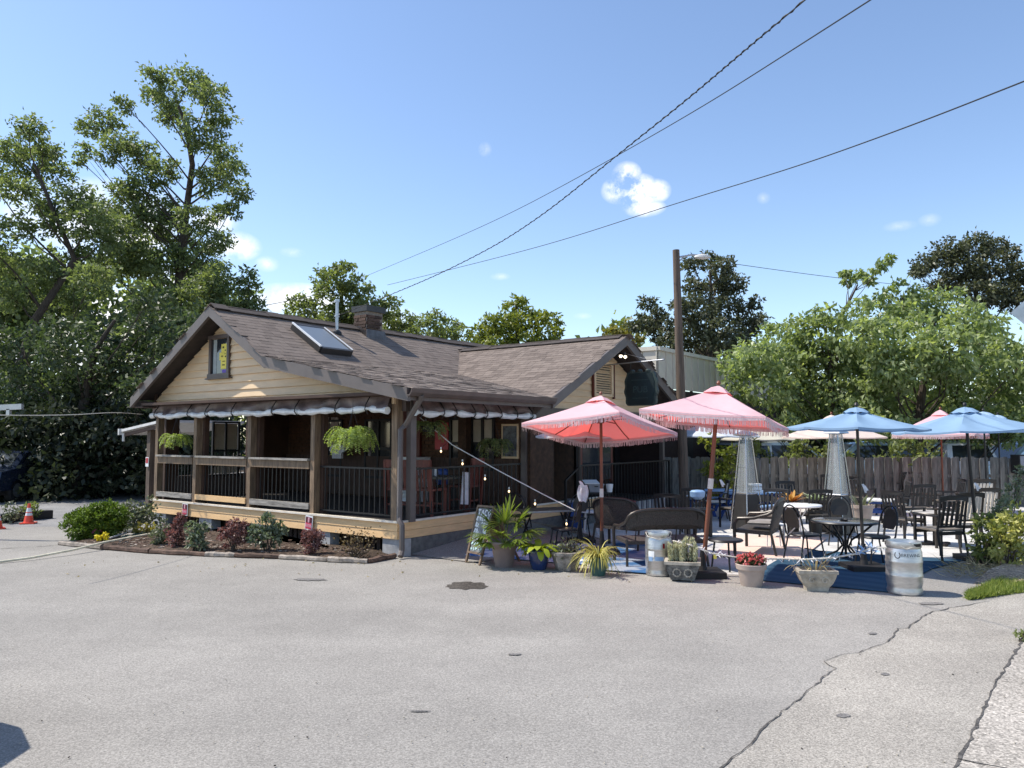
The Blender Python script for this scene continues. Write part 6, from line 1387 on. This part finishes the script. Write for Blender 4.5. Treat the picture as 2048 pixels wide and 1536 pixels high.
shrub('sidewalk_weed', 'small weed growing in the joint at the right frame edge', 'weed', G(2046,1284), [(0,0,.06,.06),(.04,.03,.04,.05)], .035, L_['mid'], .9, 4)
shrub('ivy_shrub', 'sunlit ivy clump at the fence left end, behind the white umbrella', 'shrub', D(1466,930,20.0)*1, [(0,0,.2,.25),(-.2,.1,-.15,.3),(.1,0,-.3,.25),(-.1,0,.35,.2),(-.3,0,.25,.25)], .10, L_['bright'], .8, 5) if False else None
t = shrub('ivy_shrub', 'sunlit ivy clump at the left end of the fence', 'shrub', (D(1462,930,19.8).x,19.8,0), [(0,0,.9,.35),(-.25,.1,.5,.35),(.1,0,1.3,.3),(-.2,0,1.5,.28),(-.45,.1,1.1,.3),(-.5,.1,1.7,.25)], .12, L_['bright'], .75, 7)
for i, (u, r) in enumerate(((1500,.3),(1600,.38),(1660,.3),(1800,.4),(1850,.35))):
    b = D(u,900,FYY+.35); shrub('fence_vine', ('vine topping the fence left of the left heater','vine on the fence behind the cream umbrella','leafy vine on the fence behind the right heater','thick vine over the fence near the white car','dark vine over the fence by the pink umbrella pole')[i], 'vine', (b.x,b.y,0), [(0,0,fz1+.1,r),(.35,.1,fz1+.0,r*.8),(-.3,.05,fz1-.1,r*.7),(.1,.1,fz1+.4,r*.7)], .13, L_['mid'], .6, 6, group='vines over the fence')

# ------------------------------------------------------------------ potted plants
def pot(t, prof, m, n=28, sq=None, rz=0, name='pot'): return MB().lathe(prof, n, (0,0,0), 0, sq, rz).build(name, M[m], t, True)
def ribbon(mb, base, d, L, w, droop, seg=6, side=None):
    p = Vector(base); d = Vector(d).normalized(); pts = [p]; 
    for k in range(seg): d = (d+Vector((0,0,-droop/seg))).normalized(); p = p+d*L/seg; pts.append(p)
    ws = [w*(.35+1.3*math.sin(math.pi*min(1,(k+.6)/(seg+.8)))**.8*.6)*(1 if k < seg else .15) for k in range(seg+1)]
    s_ = Vector((-d.y,d.x,0)); s_ = s_.normalized() if s_.length > .01 else Vector((1,0,0)); mb.strip(pts, ws, s_); return mb
def tinted(mb, name, mat, t, tint):
    o = mb.build(name, mat, t, True); a = o.data.attributes.new('tint','FLOAT','POINT'); nv = len(mb.v)
    a.data.foreach_set('value', [min(1,max(0,tint))]*nv if not hasattr(tint,'__len__') else tint); return o
q = random.Random(33)
PG = 'potted plants along the patio front'
t = thing('potted_palm', 'fan palm in the big taupe pot beside the chalkboard', 'potted plant', GP(1008,1136,.13), 0, PG)
pot(t, [(.125,0),(.13,.02),(.17,.24),(.20,.29),(.235,.315),(.25,.345),(.245,.365),(.215,.36),(.20,.30),(0,.30)], 'taupe'); MB().lathe([(.2,.31),(.0,.33)], 16).build('soil', M['soil'], t)
fans = [(-.9,-.5,.55,.40),(-.6,.2,.95,.44),(.05,-.35,1.2,.46),(.25,.3,1.5,.50),(.6,-.1,1.1,.48),(.95,-.2,.62,.46),(1.0,.3,.5,.46),(-1.0,.1,.35,.40),(-.75,-.55,.15,.34),(.55,-.6,.3,.36),(-.2,-.7,.6,.36),(.9,-.5,.1,.40),(-.3,.5,1.2,.46),(.2,-.6,.15,.30)]
for (x, y, z, L) in fans:
    d = Vector((x,y,z)).normalized(); hub = Vector((x*.05,y*.05,.32))+d*L*.66; mb = MB(); mb.tube([(x*.03,y*.03,.32), Vector((x*.03,y*.03,.32)).lerp(hub,.5)+Vector((0,0,.03)), hub], [.007,.006,.004], 5)
    s_ = d.cross(Vector((0,0,1))).normalized(); u_ = s_.cross(d)
    for k in range(20):
        a = -1.5+3.0*k/19; dd = (d*math.cos(a)+s_*math.sin(a)+u_*q.uniform(-.1,.15)).normalized(); ribbon(mb, hub, dd, L*.72*(.75+.25*math.cos(a))*q.uniform(.9,1.1), .030, .75, 5)
    tinted(mb, 'frond', L_['palm'], t, q.uniform(.25,.75))
t = thing('potted_dracaena', 'broad yellow green leaves in the dark blue glazed pot', 'potted plant', GP(1078,1141,.10), 0, PG)
pot(t, [(.095,0),(.105,.01),(.135,.12),(.15,.22),(.152,.26),(.142,.275),(.13,.265),(.125,.23),(0,.23)], 'blueglaze'); MB().lathe([(.128,.24),(.0,.25)], 16).build('soil', M['soil'], t)
for k in range(22):
    a = k*2.4; e = .5+.75*(k/22); mb = MB(); ribbon(mb, (math.cos(a)*.02,math.sin(a)*.02,.25), (math.cos(a),math.sin(a),e*1.7), .36*q.uniform(.75,1.05), .085, 2.0*q.uniform(.8,1.3), 8); tinted(mb, 'leaf', L_['lime'], t, q.uniform(.2,.85))
t = thing('stone_planter', 'six sided mossy stone planter with brown bare stems, right of the blue pot', 'potted plant', GP(1133,1144,.15), 0, PG)
pot(t, [(.15,0),(.16,.015),(.165,.05),(.215,.21),(.235,.215),(.235,.255),(.195,.26),(.19,.22),(0,.22)], 'stonehex', 6, None, .25); MB().lathe([(.195,.225),(0,.235)], 6, (0,0,0), 0, None, .25).build('soil', M['soil'], t)
mb = MB()
for k in range(16): a = q.uniform(0,6.28); r_ = q.uniform(.02,.15); mb.tube([(math.cos(a)*r_,math.sin(a)*r_,.23),(math.cos(a)*r_*1.1,math.sin(a)*r_*1.1,.32),(math.cos(a)*r_*1.3+q.uniform(-.04,.04),math.sin(a)*r_*1.3,q.uniform(.34,.5))], [.007,.006,.003], 5)
mb.build('stems', M['bark'], t); P = rng.normal(size=(170,3))*np.array([.10,.08,.05])+np.array([0,0,.28]); leaves('foliage', P, unit(rng.normal(size=P.shape)+np.array([0,0,.5])), .06, .03, L_['greyg'], rng.random(len(P)), t)
t = thing('potted_spider_plant', 'yellow striped grassy plant spilling over the teal pot', 'potted plant', GP(1197,1153,.09), 0, PG)
pot(t, [(.085,0),(.09,.01),(.115,.12),(.13,.22),(.135,.24),(.12,.245),(.115,.21),(0,.21)], 'teal'); MB().lathe([(.115,.22),(0,.23)], 14).build('soil', M['soil'], t)
for g in range(12):
    mb = MB()
    for k in range(13): a = q.uniform(0,6.28); ribbon(mb, (math.cos(a)*.03,math.sin(a)*.03,.23), (math.cos(a),math.sin(a),q.uniform(.6,3.2)), q.uniform(.24,.50), .012, q.uniform(1.6,4.2), 9)
    tag(tinted(mb, 'blades', L_['spider'], t, q.uniform(.1,.9)), kind='stuff')
t = thing('carved_planter', 'square carved grey planter with pale spiky herbs beside the slim keg', 'potted plant', GP(1366,1164,.16), R(-14), PG)
MB().prism([(-.15,-.15,.02),(.15,-.15,.02),(.15,.15,.02),(-.15,.15,.02)], (0,0,.03)).build('foot', M['stonecarve'], t)
mb = MB(); a, b = .15, .215; mb.add([(-a,-a,.03),(a,-a,.03),(a,a,.03),(-a,a,.03),(-b,-b,.22),(b,-b,.22),(b,b,.22),(-b,b,.22)], [(0,1,5,4),(1,2,6,5),(2,3,7,6),(3,0,4,7),(3,2,1,0)]); mb.build('body', M['stonecarve'], t)
mb = MB(); 
for s_ in (-1,1): mb.box((0,s_*.205,.238), (.45,.045,.036)); mb.box((s_*.205,0,.2385), (.045,.36,.037))
mb.build('rim', M['stone'], t); MB().box((0,0,.225), (.38,.38,.02)).build('soil', M['soil'], t)
for s_ in (-1,1):
    mb = MB(); 
    for k in range(9): aa = 2*math.pi*k/9; mb.tube([(s_*.07+math.cos(aa+j*.5)*(.055-.008*j),-.197-.0,.12+math.sin(aa+j*.5)*(.055-.008*j)) for j in range(3)], .006, 4)
    mb.build('scroll_relief', M['stone'], t)
pts = []; 
for k in range(70):
    x, y = q.uniform(-.17,.17), q.uniform(-.15,.15); hgt = q.uniform(.13,.21)+(.12*max(0,1-abs(x-.07)/.10)); pts.append((x,y,hgt))
mb = MB(); PP, DD = [], []
for x, y, hgt in pts:
    lean = Vector((x*.35,y*.35,1)).normalized(); mb.tube([(x,y,.23), Vector((x,y,.23))+lean*hgt], [.004,.002], 4)
    for j in range(60): f = q.random(); PP.append(Vector((x,y,.235))+lean*hgt*f); DD.append(Vector((q.uniform(-.6,.6),q.uniform(-.6,.6),1.1)).normalized())
mb.build('stems', M['bark'], t); leaves('foliage', np.array(PP), np.array(DD), .055, .017, L_['laven'], rng.random(len(PP)), t)
t = thing('potted_begonia', 'red and pink begonias in the round light taupe pot', 'potted plant', GP(1503,1175,.14), 0, PG)
pot(t, [(.125,0),(.13,.01),(.162,.19),(.165,.20),(.182,.205),(.19,.262),(.185,.27),(.168,.265),(.165,.23),(0,.23)], 'taupe2'); MB().lathe([(.165,.235),(0,.245)], 16).build('soil', M['soil'], t)
P = unit(rng.normal(size=(420,3)))*np.array([.17,.17,.085])*rng.uniform(.5,1,(420,1))+np.array([0,0,.28]); P[:,2] = np.maximum(P[:,2],.255); leaves('foliage', P, unit(rng.normal(size=P.shape)+np.array([0,0,.4])), .055, .045, leafmat('leaf_begonia', (.03,.045,.02), (.12,.14,.06), (1,1.1,.6), .2), rng.random(len(P)), t)
P = unit(rng.normal(size=(330,3)))*np.array([.18,.17,.10])*rng.uniform(.75,1.05,(330,1))+np.array([0,0,.29]); P = P[P[:,2] > .28]; leaves('petals', P, unit(rng.normal(size=P.shape)+np.array([0,-.4,.5])), .042, .040, L_['bege'], rng.random(len(P)), t)
t = thing('bowl_planter', 'curved stone bowl planter with dry stems in front of the blue rug', 'potted plant', GP(1632,1185,.17), R(-8), PG)
MB().lathe([(.155,0),(.16,.03),(.165,.045),(.215,.10),(.252,.17),(.265,.21),(.285,.215),(.285,.25),(.235,.255),(.23,.22),(0,.22)], 4, (0,0,0), 0, (1.12,.82), 0).build('pot', M['stone'], t)
MB().lathe([(.232,.225),(0,.235)], 4, (0,0,0), 0, (1.12,.82), 0).build('soil', M['logpale'], t)
for s_ in (-1,1): 
    mb = MB(); mb.tube([(s_*.075+math.cos(k*.62)*(.045-.0028*k),-.137-.012,.135+math.sin(k*.62)*(.045-.0028*k)) for k in range(12)], .008, 5); o = mb.build('scroll_relief', M['stone'], t)
for g in range(9):
    mb = MB()
    for k in range(4): a = q.uniform(0,6.28); r_ = q.uniform(.04,.18); ribbon(mb, (math.cos(a)*r_*1.1,math.sin(a)*r_*.7,.23), (math.cos(a)*.7,math.sin(a)*.6,q.uniform(.5,2)), q.uniform(.12,.34), .013, q.uniform(.3,2.2), 6)
    tag(tinted(mb, 'blades', L_['dry'], t, q.uniform(.2,.9)), kind='stuff')
t = thing('terracotta_pot', 'taupe pot of grey succulents standing by the glass table umbrella', 'potted plant', G(1729,1062)+Vector((0,.1,0)), 0)
t.scale = (1.15,)*3; pot(t, [(.12,.12),(.13,.13),(.185,.38),(.205,.385),(.21,.44),(.19,.44),(.185,.40),(0,.40)], 'taupe2'); MB().box((0,0,.06), (.5,.45,.12)).build('plinth', M['offwhite'], t)
for k in range(16): a = k*2.4; mb = MB(); ribbon(mb, (math.cos(a)*.08,math.sin(a)*.08,.41), (math.cos(a)*.7,math.sin(a)*.7,q.uniform(.6,2.2)), q.uniform(.16,.28), .035, q.uniform(.0,.8), 5); tinted(mb, 'leaf', L_['greyg'], t, q.uniform(.2,.8))
def rosette(name, label, u, v, Y, mat, n, L, w, up):
    t = thing(name, label, 'plant', D(u,v,Y), 0); MB().lathe([(.08,-.16),(.12,-.02),(0,-.01)], 12).build('pot', M['soil'], t)
    for k in range(n): a = k*2.4; mb = MB(); ribbon(mb, (math.cos(a)*.02,math.sin(a)*.02,0), (math.cos(a),math.sin(a),up*q.uniform(.4,1.6)), L*q.uniform(.75,1.05), w, .5, 5); tinted(mb, 'leaf', mat, t, q.uniform(.1,.95))
    MB().lathe([(.11,-.16),(.13,-.18),(.10,-D(u,v,Y).z+.001),(0,-D(u,v,Y).z+.001)], 12).build('stand', M['charcoal'], t)
rosette('bromeliad', 'orange and yellow bromeliad rosette behind the wicker armchair', 1585, 1004, 14.6, L_['brom'], 26, .34, .045, .9)
rosette('agave', 'pale green agave rosette left of the right heater', 1630, 1002, 14.4, L_['agave'], 22, .30, .06, .8)
def onplane(u, v, y):
    d = ray(u, v); n_ = Vector((-sH, cH, 0)); t_ = (n_.dot(HC)+y)/n_.dot(d); return Vector((d.x*t_, d.y*t_, CAMH+d.z*t_))
FN1, FN2 = onplane(352,876,-.14), onplane(705,868,-.16)
def fern(label, loc, mat, s=1.0, n=60):
    t = thing('hanging_fern', label, 'hanging plant', loc, 0, 'hanging ferns in the porch'); MB().lathe([(.09,-.10),(.13,.0),(0,.0)], 14).build('pot', M['blackp'], t)
    top = max(.12, 2.44-loc.z); mb = MB()
    for k in range(3): a = 2.1*k; mb.tube([(math.cos(a)*.12,math.sin(a)*.12,0),(0,0,min(.4,top*.8)),(0,0,top)], .004, 4)
    mb.build('hanger', M['black'], t)
    P, Dv = [], []
    for k in range(n):
        a = q.uniform(0,6.28); e = q.uniform(.3,2.6); d = Vector((math.cos(a),math.sin(a),e)).normalized(); p = Vector((math.cos(a)*.08,math.sin(a)*.08,.0)); L = s*q.uniform(.24,.46)
        for j in range(14):
            d = (d+Vector((0,0,-.23))).normalized(); p = p+d*L/14; sd = Vector((-d.y,d.x,0)).normalized()
            for sg in (-1,1): P.append(p.copy()); Dv.append((sd*sg+d*.5+Vector((0,0,-.2))).normalized())
    leaves('fronds', np.array(P), np.array(Dv), .055*s, .018*s, mat, np.array([q.gauss(.55,.2) for _ in P]), t); return t
fern('small bright fern hanging in the first porch bay at the left', FN1, L_['fern'], .85, 60)
fern('large bright fern hanging in the front porch bay by the corner post', FN2, L_['fern'], 1.12, 110)
fern('fern in shade hanging in the side porch just right of the corner post', W(-.3,1.0,2.02), L_['mid'], .9, 60)  # side ferns take a darker leaf material, shade put into the colour
fern('fern in shade hanging near the far end of the side porch', W(-.3,2.8,1.72), L_['mid'], .95, 60)
# sign at the right frame edge seen from behind
sg = thing('road_sign_back', 'plain grey back of a road sign at the right frame edge', 'sign', (0,0,0)); c_ = D(2140,626,7.5); Rr = .585
MB().prism([c_+Vector((math.cos(k*math.pi/2)*Rr,0,math.sin(k*math.pi/2)*Rr*.86)) for k in range(4)], (0,-.004,0)).build('panel', M['galv'], sg)
MB().box((c_.x,c_.y+.03,c_.z/2+.15), (.05,.04,c_.z+.3)).build('post', M['galv'], sg)

q = np.random.default_rng(15); N = 90; uu = 100+q.random(N)*1500; vv = 1112+uu*.012+q.random(N)**2*40
P = np.array([G(u,v) for u,v in zip(uu,vv)]); P[:,2] = .012
tag(leaves('fallen_leaves', P, unit(q.normal(size=(N,3))*np.array([1,1,.12])), .045*q.uniform(.5,1.2,N), .024, L_['dry'], q.random(N)*.7), kind='stuff')
